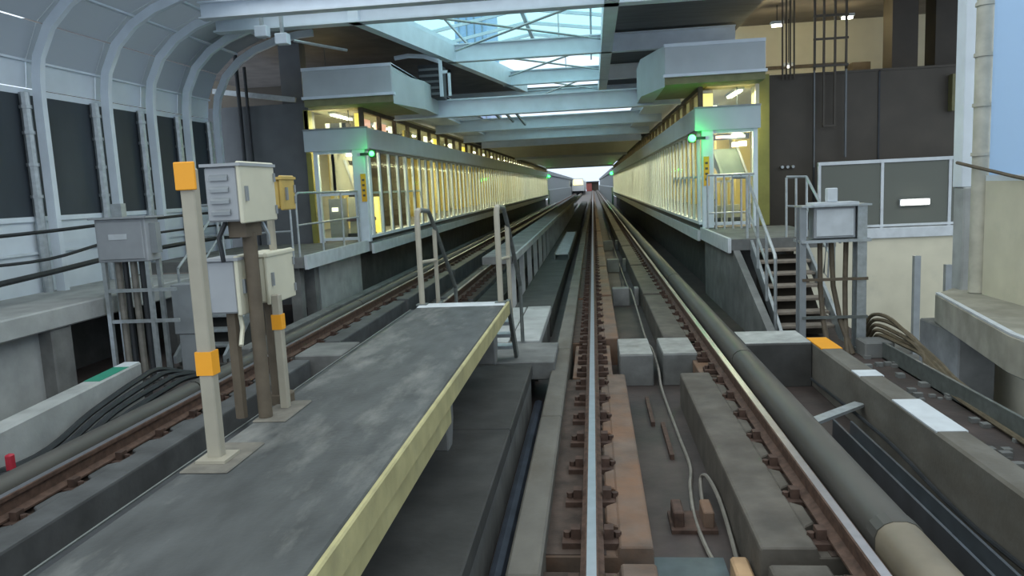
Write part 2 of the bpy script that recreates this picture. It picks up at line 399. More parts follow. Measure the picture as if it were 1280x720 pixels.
# second walkway, far part
t = thing('walkway', 'second raised walkway with pale edge carried on short posts further along', 'walkway', (-1.8, 50, -.55))
MB().box(-2.1, -1.52, 14.0, 92, .66, .80).build('slab', CONC, t)
MB().box(-1.54, -1.49, 14.0, 92, .68, .81).build('pale_edge_board', CONC_L, t)
src = None
yy = 14.3
while yy < 60:
    if src is None: src = MB().box(-1.62, -1.52, yy-.05, yy+.05, -.56, .68).build('post', CONC_L, t)
    else: copy_at(src, (-1.57, yy, -.56), t)
    yy += 1.9
t = thing('cable_ladder', 'cable tray with pale rungs lying between the tracks', 'cable tray', (-.9, 26, -.12))
MB().box(-1.2, -1.17, 22.5, 33, -.12, .08).build('side_rail', GALVD, t); MB().box(-.80, -.77, 22.5, 33, -.12, .08).build('side_rail', GALVD, t)
yy = 22.6; src = None
while yy < 33:
    if src is None: src = MB().box(-1.17, -.80, yy, yy+.22, .02, .07).build('rung', WHITEP, t)
    else: copy_at(src, (-.985, yy+.11, .02), t)
    yy += .55

# ------------------------------------------------------------------ ladder and handrails at the walkway end
t = thing('ladder', 'steep dark metal steps going down from the end of the walkway', 'ladder', (-1.4, 8.8, 0))
for x in (-1.78, -1.0):
    MB().prism([(8.40, .80), (8.56, .80), (9.20, .005), (9.04, .005)], 'x', x-.02, x+.02).build('stringer', GALVD, t)
for i in range(4):
    z = .16 + i*.17; yc = 9.12 - (z)*.80
    MB().box(-1.76, -1.02, yc-.09, yc+.09, z-.02, z+.02).build('tread', GALV, t)
def handrail(x, dx, label):
    t = thing('handrail', label, 'handrail', (x, 8.3, .8), 'handrails of the walkway steps')
    r = .026
    MB().tube([(x, 8.30, .80), (x, 8.30, 1.78), (x, 8.33, 1.84), (x, 8.40, 1.86)], r*1.25).build('post', TAN, t, smooth=True)
    MB().tube([(x, 8.40, 1.86), (x+dx, 8.72, 1.84), (x+dx*1.4, 9.0, 1.60), (x+dx*2, 9.95, .78), (x+dx*2, 9.95, .02)], r).build('sloping_rail', GALVD, t, smooth=True)
    MB().tube([(x+dx, 8.98, .22), (x+dx, 8.98, 1.62)], r).build('post', TAN, t, smooth=True)
    MB().tube([(x, 8.30, 1.28), (x+dx, 8.98, 1.24)], r*.8).build('mid_rail', TAN, t, smooth=True)
    MB().box(x-.06, x+.06, 8.24, 8.36, .80, .815).build('base_plate', GALVD, t)
handrail(-1.95, .04, 'tan tubular handrail on the outer side of the walkway steps')
handrail(-1.06, .03, 'tan tubular handrail above the yellow edge at the walkway end')

# ------------------------------------------------------------------ trackside equipment standing on the walkway
t = thing('marker_post', 'tall tan post with two orange reflectors standing on the walkway', 'post', (-1.88, 3.42, .8))
MB().box(-1.915, -1.845, 3.39, 3.45, .81, 2.22).build('post', TAN, t, bevel=.006)
MB().box(-1.922, -1.838, 3.384, 3.456, 1.235, 1.35).build('reflective_band', ORANGE, t)
p = MB().box(-1.925, -1.825, 3.37, 3.388, 2.12, 2.25).build('marker_plate', ORANGE, t, bevel=.004)
MB().box(-1.91, -1.85, 3.388, 3.392, 2.14, 2.23).build('plate_bracket', GALVD, p)
MB().box(-1.95, -1.80, 3.34, 3.50, .81, .825).build('base_plate', TAN, t)
def control_box(label, x0, x1, y0, y1, z0, z1, body, door, origin, louvres=0):
    t = thing('control_box', label, 'control box', origin)
    b = MB().box(x0, x1, y0, y1, z0, z1).build('body', body, t, bevel=.01)
    d = MB().box(x1, x1+.022, y0-.012, y1+.012, z0-.012, z1+.025).build('door', door, t, bevel=.006)
    MB().box(x1+.022, x1+.036, y0+.03, y0+.05, (z0+z1)/2-.04, (z0+z1)/2+.04).build('handle', STEELG, d)
    for zz in (z0+.05, z1-.06): MB().tube([(x1+.028, y1-.005, zz-.025), (x1+.028, y1-.005, zz+.025)], .008, 6).build('hinge', STEELG, d)
    MB().box(x0-.012, x1+.03, y0-.02, y1+.02, z1, z1+.016).build('top_cover', body, t)
    for i in range(louvres):
        z = z0+.045+i*(z1-z0-.05)/louvres
        MB().prism([(y0, z), (y0-.014, z-.008), (y0-.014, z+.010), (y0, z+.024)], 'x', x0+.03, x1-.05).build('louvre', STEELG, b)
    return t
t = control_box('grey and cream control box with louvres, topmost beside the tan post', -2.07, -1.885, 3.92, 4.34, 1.95, 2.245, BOXG, CREAM, (-1.97, 4.1, .8), 4)
MB().tube([(-1.93, 4.10, .812), (-1.93, 4.10, 1.88)], .040, 10).build('stem', BROWN, t, smooth=True)
MB().box(-2.0, -1.90, 4.0, 4.2, 1.86, 1.95).build('bracket', BROWN, t)
MB().tube([(-2.0, 3.98, 1.95), (-2.04, 3.96, 1.86), (-2.03, 3.96, 1.79), (-2.03, 3.97, 1.73)], .014, 6).build('conduit', BLACK, t, smooth=True)
MB().tube([(-1.91, 4.22, 1.95), (-1.88, 4.24, 1.86), (-1.89, 4.26, 1.80)], .011, 6).build('conduit', GALV, t, smooth=True)
t = control_box('small ochre box peeping out behind the top control box', -2.10, -1.95, 4.62, 4.80, 2.00, 2.18, M('ochre_paint', (.52, .36, .10), .5), M('ochre_paint', (.52, .36, .10)), (-2.02, 4.7, .8))
MB().tube([(-2.06, 4.7, .80), (-2.06, 4.7, 2.0)], .025, 8).build('stem', TAN, t, smooth=True)
t = control_box('grey box with a cream door hanging below the topmost control box', -2.17, -2.005, 4.04, 4.22, 1.43, 1.73, BOXG, CREAM, (-2.1, 4.13, .8))
MB().tube([(-2.09, 4.13, .8), (-2.09, 4.13, 1.43)], .035, 8).build('stem', BROWN, t, smooth=True)
MB().tube([(-2.04, 4.12, 1.43), (-2.02, 4.10, 1.34), (-2.0, 4.02, 1.25)], .013, 6).build('conduit', CREAM, t, smooth=True)
t = control_box('cream box lower down on its own thick brown stem', -2.14, -1.975, 4.36, 4.74, 1.44, 1.72, CREAM, CREAM, (-2.0, 4.5, .8))
MB().tube([(-1.98, 4.44, .8), (-1.98, 4.44, 1.44)], .055, 10).build('stem', BROWN, t, smooth=True)
MB().tube([(-1.98, 4.44, .8), (-1.98, 4.44, .86)], .085, 10).build('foot', BROWN, t, smooth=True)
t = thing('marker_post', 'short tan post with one orange band beside the brown stem', 'post', (-1.87, 4.3, .8))
MB().box(-1.915, -1.865, 4.27, 4.32, .805, 1.5).build('post', TAN, t, bevel=.006)
MB().box(-1.92, -1.86, 4.265, 4.325, 1.29, 1.38).build('reflective_band', ORANGE, t)

# ================================================================== CABLES AND LOOSE LINES
def cable(name, label, pts, r, mat, n=6, sub=5, group=None, cat='cable'):
    P = [Vector(p) for p in pts]; out = []
    for i in range(len(P)-1):
        p0 = P[max(i-1, 0)]; p1 = P[i]; p2 = P[i+1]; p3 = P[min(i+2, len(P)-1)]
        for k in range(sub):
            u = k/sub
            out.append(.5*((2*p1)+(-p0+p2)*u+(2*p0-5*p1+4*p2-p3)*u*u+(-p0+3*p1-3*p2+p3)*u**3))
    out.append(P[-1])
    o = MB().tube(out, r, n).build(name, mat, None, smooth=True)
    return tag(o, label, cat, group)
cable('cable', 'long thin cable lying in the channel and over the cross block gap', [(.73, 40, -.45), (.74, 20, -.42), (.73, 16, -.2), (.76, 12.2, -.42), (.76, 10.75, -.30), (.76, 9.7, -.32), (.77, 9.3, -.5), (.79, 7.7, -.53), (.80, 6.8, -.53), (.74, 6.3, -.53), (.70, 5.7, -.53), (.72, 5.1, -.52), (.79, 4.5, -.52), (.72, 3.5, -.53), (.7, 1, -.53)], .016, CABLEG)
cable('cable', 'short loose cable looping up beside the orange block in the channel', [(.80, 6.0, -.54), (.82, 6.25, -.44), (.86, 6.15, -.38), (.90, 5.8, -.42), (.90, 5.3, -.48), (.88, 4.8, -.52), (.86, 4.2, -.53)], .016, CABLEG)
t = thing('cable_clamp', 'rusty cable clamp block on the channel floor', 'clamp', (.66, 5.6, -.55))
MB().box(.52, .60, 5.5, 5.75, -.56, -.40).build('cheek', RUSTD, t, bevel=.01); MB().box(.74, .82, 5.5, 5.75, -.56, -.40).build('cheek', CONC_B, t, bevel=.01)
MB().box(.50, .84, 5.45, 5.8, -.56, -.52).build('base', RUSTD, t)
o = MB().box(.80, .91, 4.45, 4.75, -.56, -.36).build('concrete_stub', M('orange_concrete', (.46, .30, .17), .8, var=.25), None, bevel=.015); tag(o, 'small orange stained concrete stub near the cable end', 'block')
o = MB().box(.33, .80, 3.9, 5.0, -.56, -.50).build('steel_plate', M('bluegrey_plate', (.085, .105, .115), .35, .3, var=.3), None); tag(o, 'blue grey steel plate on the channel floor', 'plate')
for i, (x, yy) in enumerate(((.56, 8.6), (.66, 7.6))):
    o = MB().box(x-.02, x+.02, yy-.6, yy+.4, -.56, -.50).build('cleat', RUSTD, None); tag(o, ('dark rusty strip on the channel floor beside the cross block' if i == 0 else 'dark rusty strip in the middle of the channel floor'), 'strip')
o = MB().tube([(-.72, -1, -.49), (-.72, 8.7, -.49)], .055, 8).build('drain_pipe', M('blue_pipe', (.075, .09, .12), .35, .3, var=.3), None, smooth=True); tag(o, 'blue grey pipe lying in the narrow gap beside the cable trough', 'pipe')

# right trench between third rail and curb
o = MB().box(2.20, 2.22, -1, 7.3, -.56, -.27).box(2.36, 2.38, -1, 7.3, -.56, -.29).box(2.22, 2.36, -1, 7.3, -.56, -.42).build('cable_channel', M('blue_channel', (.085, .095, .105), .35, .4, var=.2), None)
tag(o, 'open blue grey steel cable channel between third rail and curb', 'channel')
t = thing('bent_bracket', 'angled grey metal arm lying across the trench beside the third rail', 'bracket', (2.4, 7.5, -.5))
MB().bar((1.95, 7.25, -.30), (2.60, 7.75, -.26), .12, .03).build('arm', GALV, t); MB().box(1.9, 2.0, 7.15, 7.35, -.56, -.28).build('foot', GALVD, t)
cable('cable', 'thin dark cable along the inner face of the marked curb', [(2.55, 9.3, -.4), (2.54, 7, -.33), (2.55, 5.5, -.42), (2.53, 4, -.36), (2.55, 1, -.4)], .018, BLACK)
o = MB().ball((2.02, 8.55, -.33), .03).tube([(2.02, 8.55, -.55), (2.02, 8.55, -.33)], .012, 6).build('marker_peg', WHITEP, None, smooth=True); tag(o, 'tiny white-topped peg in the trench before the crossing slab', 'peg')

# left cable bundle between curb and third rail
o = MB().box(-5.44, -4.78, -1, 9.4, -.56, -.30).build('cable_shelf', M('near_black_concrete', (.03, .03, .032), .8, var=.3), None); tag(o, 'low dark shelf carrying the black cables beside the green marked curb', 'shelf')  # shelf in mottled near-black concrete
labs = ['black cable lying closest to the green marked curb', 'second black cable from the green marked curb', 'third black cable from the green marked curb', 'fourth black cable from the green marked curb', 'fifth black cable from the green marked curb, next to the third rail']
for i, lab in enumerate(labs):
    x = -5.36+.125*i; r = random.Random(i)
    cable('power_cable', lab, [(x, -1, -.265), (x+.02, 3.5, -.26), (x-.01, 5.2, -.20+.03*r.random()), (x+.03, 6.4, -.26), (x-.02-.05*(4-i)*.3, 7.4, -.17+.06*r.random()), (x-.16, 8.4, -.02-.035*i), (x-.30, 9.1, -.06-.04*i), (x-.25, 9.8, -.30), (x-.2, 10.3, -.5)], .034, BLACK, group='black cables beside the green marked curb')
for i, (x, yy, lab) in enumerate(((-5.24, 6.0, 'red plastic cable tag nearer the curb'), (-5.03, 5.75, 'red plastic cable tag nearer the third rail'))):
    o = MB().box(x-.03, x+.03, yy-.035, yy+.035, -.28, -.08 if i == 0 else -.14).build('cable_tag', REDP, None, bevel=.012); tag(o, lab, 'tag', 'red cable tags')
t = thing('cable_joint', 'grey cable joint with a pale lug beside the far third rail', 'cable joint', (-4.92, 5.4, -.30))
MB().tube([(-4.92, 4.9, -.24), (-4.92, 5.6, -.2)], .07, 8).build('sleeve', GALVD, t, smooth=True); MB().box(-4.98, -4.84, 5.5, 5.75, -.30, -.17).build('bracket', GALVD, t)
MB().tube([(-4.92, 5.6, -.18), (-4.82, 5.85, -.15)], .025, 6).build('lug', WHITEP, t)
o = MB().box(-4.92, -4.70, 7.2, 8.4, -.56, -.10).build('concrete_stub', CONC, None, bevel=.05); tag(o, 'grey concrete stub against the far third rail cover', 'block')
# rough debris and ballast edge on the left
o = MB()
for i in range(160):
    x = random.uniform(-7.1, -5.1); yy = random.uniform(9.1, 13.2); s = random.uniform(.03, .10)
    o.cbox(x, yy, -.56, s, s*random.uniform(.6, 1.4), s*.8)
o = o.build('rubble', CONC_D, None, kind='stuff'); tag(o, 'dark rubble strewn on the deck before the left platform', 'rubble', kind='stuff')

# ================================================================== LEFT NOISE BARRIER
wl = thing('wall_left', 'curved noise barrier with white ribs and dark panes beside the far track', 'wall', (-8.6, 10, .7), kind='structure')
ARC = [(-8.60, 3.70), (-8.585, 4.1), (-8.53, 4.42), (-8.30, 4.86), (-7.96, 5.18), (-7.56, 5.40), (-7.08, 5.56), (-6.55, 5.66), (-6.2, 5.68)]
def rib_mb(y):
    line = [(-8.60, .72), (-8.60, 2.2)] + ARC
    m = MB(); n = len(line); w = .11; hd = .15
    vs = []
    for i, (x, z) in enumerate(line):
        a = line[max(i-1, 0)]; b = line[min(i+1, n-1)]
        d = Vector((b[0]-a[0], b[1]-a[1])).normalized(); nrm = Vector((d.y, -d.x))
        p = Vector((x, z)); q = p - nrm*hd
        vs += [(p.x, y-w/2, p.y), (p.x, y+w/2, p.y), (q.x, y+w/2, q.y), (q.x, y-w/2, q.y)]
    fs = []
    for i in range(n-1):
        for k in range(4): fs.append((i*4+k, i*4+(k+1) % 4, i*4+4+(k+1) % 4, i*4+4+k))
    fs += [(3, 2, 1, 0), tuple((n-1)*4+k for k in range(4))]
    return m.add(vs, fs)
RIBY = [2.9, 4.6, 6.3, 8.1, 9.8, 11.5, 13.2, 14.6, 15.95, 17.3]
src = None
for y in RIBY:
    if src is None: src = rib_mb(y).build('rib', STEEL, wl, smooth=True)
    else: copy_at(src, (WORLD[src.name][0], y, WORLD[src.name][2]), wl)
# round galvanised tie posts standing behind each rib (with collars)
for y in RIBY:
    m = MB().tube([(-8.80, y-.17, .72), (-8.80, y-.17, 3.9)], .075, 8)
    for z in (2.25, 2.75, 3.25, 3.65): m.tube([(-8.80, y-.17, z), (-8.80, y-.17, z+.05)], .092, 8)
    m.build('back_post', GALV, wl, smooth=True)
ys = [0.] + RIBY
for a, b in zip(ys[:-1], ys[1:]):
    MB().box(-8.93, -8.90, a, b, .72, 1.93).build('lower_panel', BARRP, wl)
    MB().box(-8.90, -8.86, a+.02, b-.02, 1.88, 1.96).build('sill_strip', STEEL, wl)
    MB().box(-8.89, -8.86, a, b, 1.36, 1.40).build('panel_joint', STEEL, wl)
    MB().box(-8.90, -8.885, a+.03, b-.03, 1.96, 3.88).build('glass_pane', DKGLASS, wl)
    MB().box(-8.92, -8.89, a, b, 3.88, 3.98).build('head_strip', STEEL, wl)
    rows = [(-8.88, 3.98), (-8.83, 4.42), (-8.57, 4.98), (-8.06, 5.42), (-7.35, 5.72), (-6.5, 5.86)]
    for i in range(5):
        (x0, z0), (x1, z1) = rows[i], rows[i+1]
        d = Vector((x1-x0, z1-z0)).normalized()*.012; nn = Vector((d.y, -d.x)).normalized()*.02
        p = [(x0+d.x, z0+d.y), (x1-d.x, z1-d.y), (x1-d.x-nn.x, z1-d.y-nn.y), (x0+d.x-nn.x, z0+d.y-nn.y)]
        MB().prism(p, 'y', a+.01, b-.01).build('curved_panel', BARRP if i == 0 else CURVP, wl)
        if i in (0, 2, 3):
            MB().box(x1-.03, x1+.04, a, b, z1-.03, z1+.005).build('purlin', STEEL, wl)
# concrete ledge in front of the barrier
lg = thing('ledge', 'concrete service ledge carrying the noise barrier posts', 'ledge', (-8, 6, -.55), kind='structure')
MB().box(-9.1, -7.25, -1, 13.6, .46, .74).build('ledge_slab', CONC_L, lg, bevel=.02)
for y in (-.4, 2.6, 5.6, 9.55, 12.6):
    MB().box(-7.52, -7.30, y-.2, y+.2, -.56, .46).build('column', CONC, lg, bevel=.02)
MB().box(-7.6, -7.5, -1, 9.4, -.56, .46).build('back_panel', CONC_L, lg)
MB().box(-8.6, -8.5, 9.6, 17, -.56, .46).build('back_panel', CONC_D, lg)
for i, (z0, z1, z2, rr, lab) in enumerate(((1.72, 1.74, 1.78, .03, 'uppermost black cable along the white barrier wall'), (1.36, 1.33, 1.5, .025, 'middle black cable strung along the white barrier wall'), (1.06, 1.13, 1.22, .045, 'thick lowest black cable along the white barrier wall'))):
    cable('wall_cable', lab, [(-7.9, 2, z0-.1), (-7.95, 6, z0-.03), (-8.0, 8.5, z0), (-8.1, 10.5, z1), (-8.2, 12.5, z2), (-8.2, 15.5, z2+.05), (-8.35, 17.2, z2)], rr, BLACK, group='black cables strung along the barrier')
o = MB().box(-8.44, -8.26, 9.1, 9.6, 1.02, 1.50).box(-8.40, -8.30, 9.2, 9.5, .74, 1.02).build('junction_box', BOXG, None, bevel=.01); tag(o, 'dull grey junction box low on the ledge behind the black cables', 'junction box')

# left equipment cabinet on legs
def cabinet_left():
    t = thing('equipment_cabinet', 'grey equipment cabinet with a pale nameplate on a pipe stand below the barrier', 'cabinet', (-6.85, 10.5, -.55))
    MB().box(-7.24, -6.46, 10.4, 10.75, 1.25, 1.88).build('body', BOXG, t, bevel=.012)
    MB().box(-7.20, -6.50, 10.375, 10.40, 1.29, 1.84).build('door', BOXG, t, bevel=.008)
    MB().box(-7.30, -6.40, 10.34, 10.82, 1.88, 1.905).build('top_cover', BOXG, t)
    MB().box(-7.02, -6.74, 10.366, 10.375, 1.58, 1.66).build('nameplate', WHITEP, t)
    MB().box(-6.46, -6.36, 10.5, 10.62, 1.36, 1.80).build('side_box', STEELG, t)
    MB().box(-7.02, -6.86, 10.5, 10.62, 1.905, 2.10).build('vent_pipe', GALV, t)
    for x in (-7.18, -6.5):
        for y in (10.44, 10.72): MB().box(x-.03, x+.03, y-.03, y+.03, -.56, 1.25).build('leg', GALV, t)
    for z in (.34, .80):
        MB().box(-7.2, -6.1, 10.42, 10.46, z, z+.05).build('cross_bar', GALV, t)
    for i, x in enumerate((-7.04, -6.93, -6.80, -6.67)):
        MB().tube([(x, 10.56, 1.25), (x, 10.56, -.2), (x+.05, 10.5, -.55)], .042 if i % 2 else .05, 8).build('conduit', BLACK if i % 2 else CABLEG, t, smooth=True)
cabinet_left()
o = MB().box(-6.35, -5.95, 10.7, 11.0, .1, .86).box(-6.3, -6.0, 10.72, 10.98, -.56, .1).build('junction_box', STEELG, None, bevel=.01); tag(o, 'narrow grey junction box beside the cabinet legs', 'junction box')

# ------------------------------------------------------------------ end landings with stairs
def rail_set(name, label, posts, tops, mids, mat=GALV, r=.024):
    t = thing(name, label, 'handrail', posts[0][0])
    for a, b in posts: MB().tube([a, b], r*.9, 8).build('post', mat, t, smooth=True)
    MB().tube(tops, r, 8).build('top_rail', mat, t, smooth=True)
    for m in mids: MB().tube(m, r*.8, 8).build('mid_rail', mat, t, smooth=True)
    return t
# left landing
t = thing('landing', 'concrete end landing with a white edge before the far platform', 'landing', (-6, 15.7, -.55), kind='structure')
MB().box(-8.5, -5.42, 13.6, 17.75, .76, .96).build('landing_slab', CONC, t)
MB().box(-5.42, -5.36, 13.7, 17.72, .72, .985).build('white_edge', WHITEP, t)
MB().box(-7.0, -5.6, 17.4, 17.72, -.56, .76).build('support_wall', CONC_L, t)
MB().box(-5.75, -5.6, 14.9, 17.4, -.56, .76).build('support_wall', CONC_L, t)
for x, y in ((-5.65, 13.85), (-6.6, 13.85), (-5.65, 14.6)): MB().box(x-.1, x+.1, y-.1, y+.1, -.56, .76).build('column', CONC, t)
def stairs(label, x0, x1, ytop, ztop, zbot, n, run, mat_t, wall=None):
    t = thing('stairs', label, 'stairs', ((x0+x1)/2, ytop-n*run, zbot))
    rise = (ztop-zbot)/n
    for i in range(1, n):
        z = ztop-rise*i; y = ytop-run*i
        MB().box(x0, x1, y, y+run+.03, z-.045, z).build('tread', mat_t, t, bevel=.006)
    for x in (x0-.03, x1+.03):
        MB().prism([(ytop, ztop-.02), (ytop, ztop-.30), (ytop-n*run+.1, zbot), (ytop-n*run-.12, zbot), (ytop-n*run-.12, zbot+.12)], 'x', x-.025, x+.025).build('stringer', GALV, t)
    if wall: MB().prism([(ytop, ztop-.3), (ytop, zbot), (ytop-n*run+.5, zbot)], 'x', x0+.05, x1-.05).build('back_wall', wall, t)
    return t
stairs('grey metal stairs behind the tan post going up to the far platform landing', -6.9, -6.1, 13.6, .96, -.55, 7, .27, GALV, CONC_D)
rail_set('handrail', 'steel handrail along the white edged landing of the far platform', [((-5.5, y, .96), (-5.5, y, 2.13)) for y in (13.72, 15.0, 16.3, 17.5)], [(-5.5, 13.72, 1.95), (-5.5, 13.74, 2.12), (-5.5, 13.85, 2.15), (-5.5, 17.5, 2.15)], [[(-5.5, 13.72, 1.55), (-5.5, 17.5, 1.55)]])
rail_set('handrail', 'steel handrail across the front of the far landing beside the tan post boxes', [((x, 13.66, .96), (x, 13.66, 2.02)) for x in (-5.6, -6.02, -6.95)], [(-7.6, 13.66, 2.0), (-5.62, 13.66, 2.03)], [[(-7.6, 13.66, 1.42), (-5.6, 13.66, 1.45)]])
rail_set('handrail', 'sloping handrail down the stairs behind the grey cabinet', [((-6.95, 13.5, .9), (-6.95, 13.5, 1.9)), ((-6.95, 12.0, .0), (-6.95, 12.0, .98))], [(-6.95, 13.5, 1.9), (-6.95, 12.0, .98)], [[(-6.95, 13.5, 1.4), (-6.95, 12.0, .5)]])

# right landing
t = thing('landing', 'concrete end landing with a white edge before the nearer platform', 'landing', (3.2, 15.7, -.55), kind='structure')
MB().box(2.46, 4.3, 14.15, 17.75, .74, .94).build('landing_slab', CONC, t)
MB().box(2.40, 2.46, 14.1, 17.72, .70, .965).build('white_edge', WHITEP, t)
MB().prism([(14.15, .74), (17.7, .74), (17.7, -.56), (11.2, -.56), (11.2, -.30)], 'x', 2.50, 2.62).build('support_wall', CONC, t)
MB().box(2.62, 4.2, 17.3, 17.7, -.56, .74).build('support_wall', CONC_D, t)
stairs('rusty metal stairs going up to the landing of the nearer platform', 2.86, 3.72, 14.15, .94, -.50, 8, .27, M('worn_tread', (.26, .22, .18), .7, var=.25, scale=8), DARKW)
rail_set('handrail', 'steel handrail down the left flank of the rusty metal stairs', [((2.78, 14.3, .94), (2.78, 14.3, 2.05)), ((2.76, 13.3, .5), (2.76, 13.3, 1.55)), ((2.74, 12.55, .05), (2.74, 12.55, 1.15)), ((2.74, 11.95, -.5), (2.74, 11.95, .80))],
         [(2.60, 14.6, 2.06), (2.78, 14.3, 2.05), (2.74, 12.0, .86), (2.74, 11.95, .78)], [[(2.78, 14.3, 1.5), (2.74, 11.95, .34)]], r=.028)
rail_set('handrail', 'steel handrail at the stair top beside the dark wall', [((3.46, 14.25, .94), (3.46, 14.25, 2.01)), ((3.63, 14.25, .94), (3.63, 14.25, 2.01)), ((3.80, 14.2, .94), (3.80, 14.2, 2.0)), ((3.80, 12.6, .1), (3.80, 12.6, 1.15))],
         [(3.46, 14.25, 2.02), (3.80, 14.22, 2.01), (3.80, 12.3, .98)], [[(3.46, 14.25, 1.5), (3.8, 14.2, 1.48), (3.8, 12.6, .62)]])
rail_set('handrail', 'steel handrail with close bars before the nearer platform end window', [((x, 17.2, .94), (x, 17.2, 2.12)) for x in (2.5, 2.68, 2.86, 3.04, 3.22, 3.4)], [(2.5, 17.2, 2.13), (3.5, 17.2, 2.12)], [[(2.5, 17.2, 1.3), (3.4, 17.2, 1.3)]])

# right equipment cabinet
t = thing('equipment_cabinet', 'pale grey equipment cabinet on an open steel frame in front of the stairs', 'cabinet', (3.45, 11.6, -.55))
MB().box(3.17, 3.75, 11.45, 11.75, 1.12, 1.57).build('body', BOXG, t, bevel=.01)
MB().box(3.20, 3.72, 11.43, 11.45, 1.15, 1.54).build('door', WHITEP, t, bevel=.006)
MB().box(2.98, 3.95, 11.38, 11.85, 1.575, 1.60).build('top_plate', GALV, t)
MB().box(3.15, 3.78, 11.40, 11.80, 1.60, 1.635).build('lid', WHITEP, t)
MB().box(2.98, 3.95, 11.38, 11.85, 1.06, 1.10).build('shelf', GALV, t)
for x, s in ((3.04, .075), (3.88, .11)):
    MB().box(x-s, x+s*.2, 11.42, 11.46, -.55, 1.575).box(x-s*.4, x-s*.3, 11.46, 11.6, -.55, 1.575).box(x-s, x+s*.2, 11.6, 11.64, -.55, 1.575).build('frame_post', STEELG if x < 3.5 else GALV, t)
for z in (.50, -.06): MB().box(3.0, 3.92, 11.40, 11.44, z, z+.04).build('cross_bar', BROWN if z > 0 else GALVD, t)
for i, (x, dx) in enumerate(((3.29, .02), (3.45, .10), (3.66, -.04))):
    MB().tube([(x, 11.58, 1.06), (x+dx*.3, 11.57, .4), (x+dx, 11.45, -.1), (x+dx*2, 11.2, -.55)], .038, 8).build('conduit', BROWN, t, smooth=True)
MB().tube([(3.40, 11.62, 1.06), (3.36, 11.62, .6), (3.42, 11.62, .52), (3.44, 11.62, 1.06)], .013, 6).build('loop_wire', GALV, t, smooth=True)
o = MB().box(3.38, 3.52, 11.52, 11.66, 1.638, 1.84).build('instrument_box', WHITEP, None, bevel=.01); tag(o, 'small white box standing on top of the pale grey cabinet', 'box')
o = MB().box(3.72, 4.12, 10.9, 11.3, -.56, -.32).build('concrete_footing', CONC, None, bevel=.02); tag(o, 'square concrete footing before the right cabinet post', 'footing')
# brown cable coil and angle steels behind the curb
for i in range(5):
    cable('power_cable', ['top', 'second highest', 'third', 'fourth', 'lowest'][i] + ' brown cable in the sagging bundle beside the right cabinet',
          [(3.95+.04*i, 11.75, -.30-.05*i), (4.05, 11.6-.07*i, -.06-.06*i), (4.12+.05*random.random(), 11.2-.14*i, .02-.08*i-.06*random.random()), (4.2-.05*random.random(), 10.6-.12*i, -.14-.05*i), (4.25-.03*i, 9.9, -.35-.03*i), (4.2-.06*i, 8.6, -.5), (4.1-.07*i, 4, -.52)], .028, CABLEB, group='brown cables beside the right cabinet')
for i, (x, lab) in enumerate(((3.25, 'grey steel angle lying behind the curb, nearer the curb'), (3.95, 'grey steel angle lying behind the curb, nearer the ledge'))):
    o = MB().box(x, x+.02, 6.2, 10.9, -.55, -.32).box(x, x+.22, 6.2, 10.9, -.55, -.53).box(x-.005, x+.03, 6.2, 10.9, -.335, -.315).build('steel_angle', GALVD, None); tag(o, lab, 'steel angle')
o = MB()
for i in range(220):
    x = random.uniform(2.95, 4.2); yy = random.uniform(3.5, 12.); s = random.uniform(.03, .10)
    o.cbox(x, yy, -.56, s, s*random.uniform(.6, 1.4), s*.7)
o = o.build('rubble', CONC, None, kind='stuff'); tag(o, 'grey rubble between the marked curb and the right ledge', 'rubble', kind='stuff')
o = MB().tube([(4.0, 8.6, -.49), (4.1, 8.9, -.49)], .06, 8)  .build('red_cap', REDP, None, smooth=True); tag(o, 'dull red pipe cap at the foot of the right ledge', 'cap')

# ================================================================== RIGHT BARRIER
wr = thing('wall_right', 'nearer right barrier with a white column, pale blue panel and beige base', 'wall', (5.6, 9, -1.7), kind='structure')
MB().box(5.52, 5.74, 12.2, 12.5, 1.75, 7.2).build('column', STEEL, wr, bevel=.01)
MB().box(5.54, 5.78, 12.16, 12.5, -.3, 1.75).build('column', CONC_L, wr, bevel=.02)
m = MB().tube([(5.62, 11.85, .2), (5.62, 11.85, 7.0)], .12, 10)
for z in (2.2, 2.9, 3.6, 4.3): m.tube([(5.62, 11.85, z), (5.62, 11.85, z+.05)], .14, 10)
m.build('down_pipe', M('beige_pipe', (.48, .46, .38), .5), wr, smooth=True)
for y in (9.0, 5.9):
    MB().box(5.55, 5.75, y-.15, y+.15, 1.75, 7.2).build('column', STEEL, wr, bevel=.01)
for a, b in ((9.1, 11.7), (6.0, 8.9), (0, 5.8)):
    MB().box(5.66, 5.70, a, b, 1.92, 6.6).build('glass_pane', SKYP, wr)
    MB().box(5.62, 5.72, a, b, 1.84, 1.92).build('sill_strip', STEEL, wr)
    MB().box(5.62, 5.74, a, b, -.3, 1.84).build('lower_panel', BEIGE, wr)
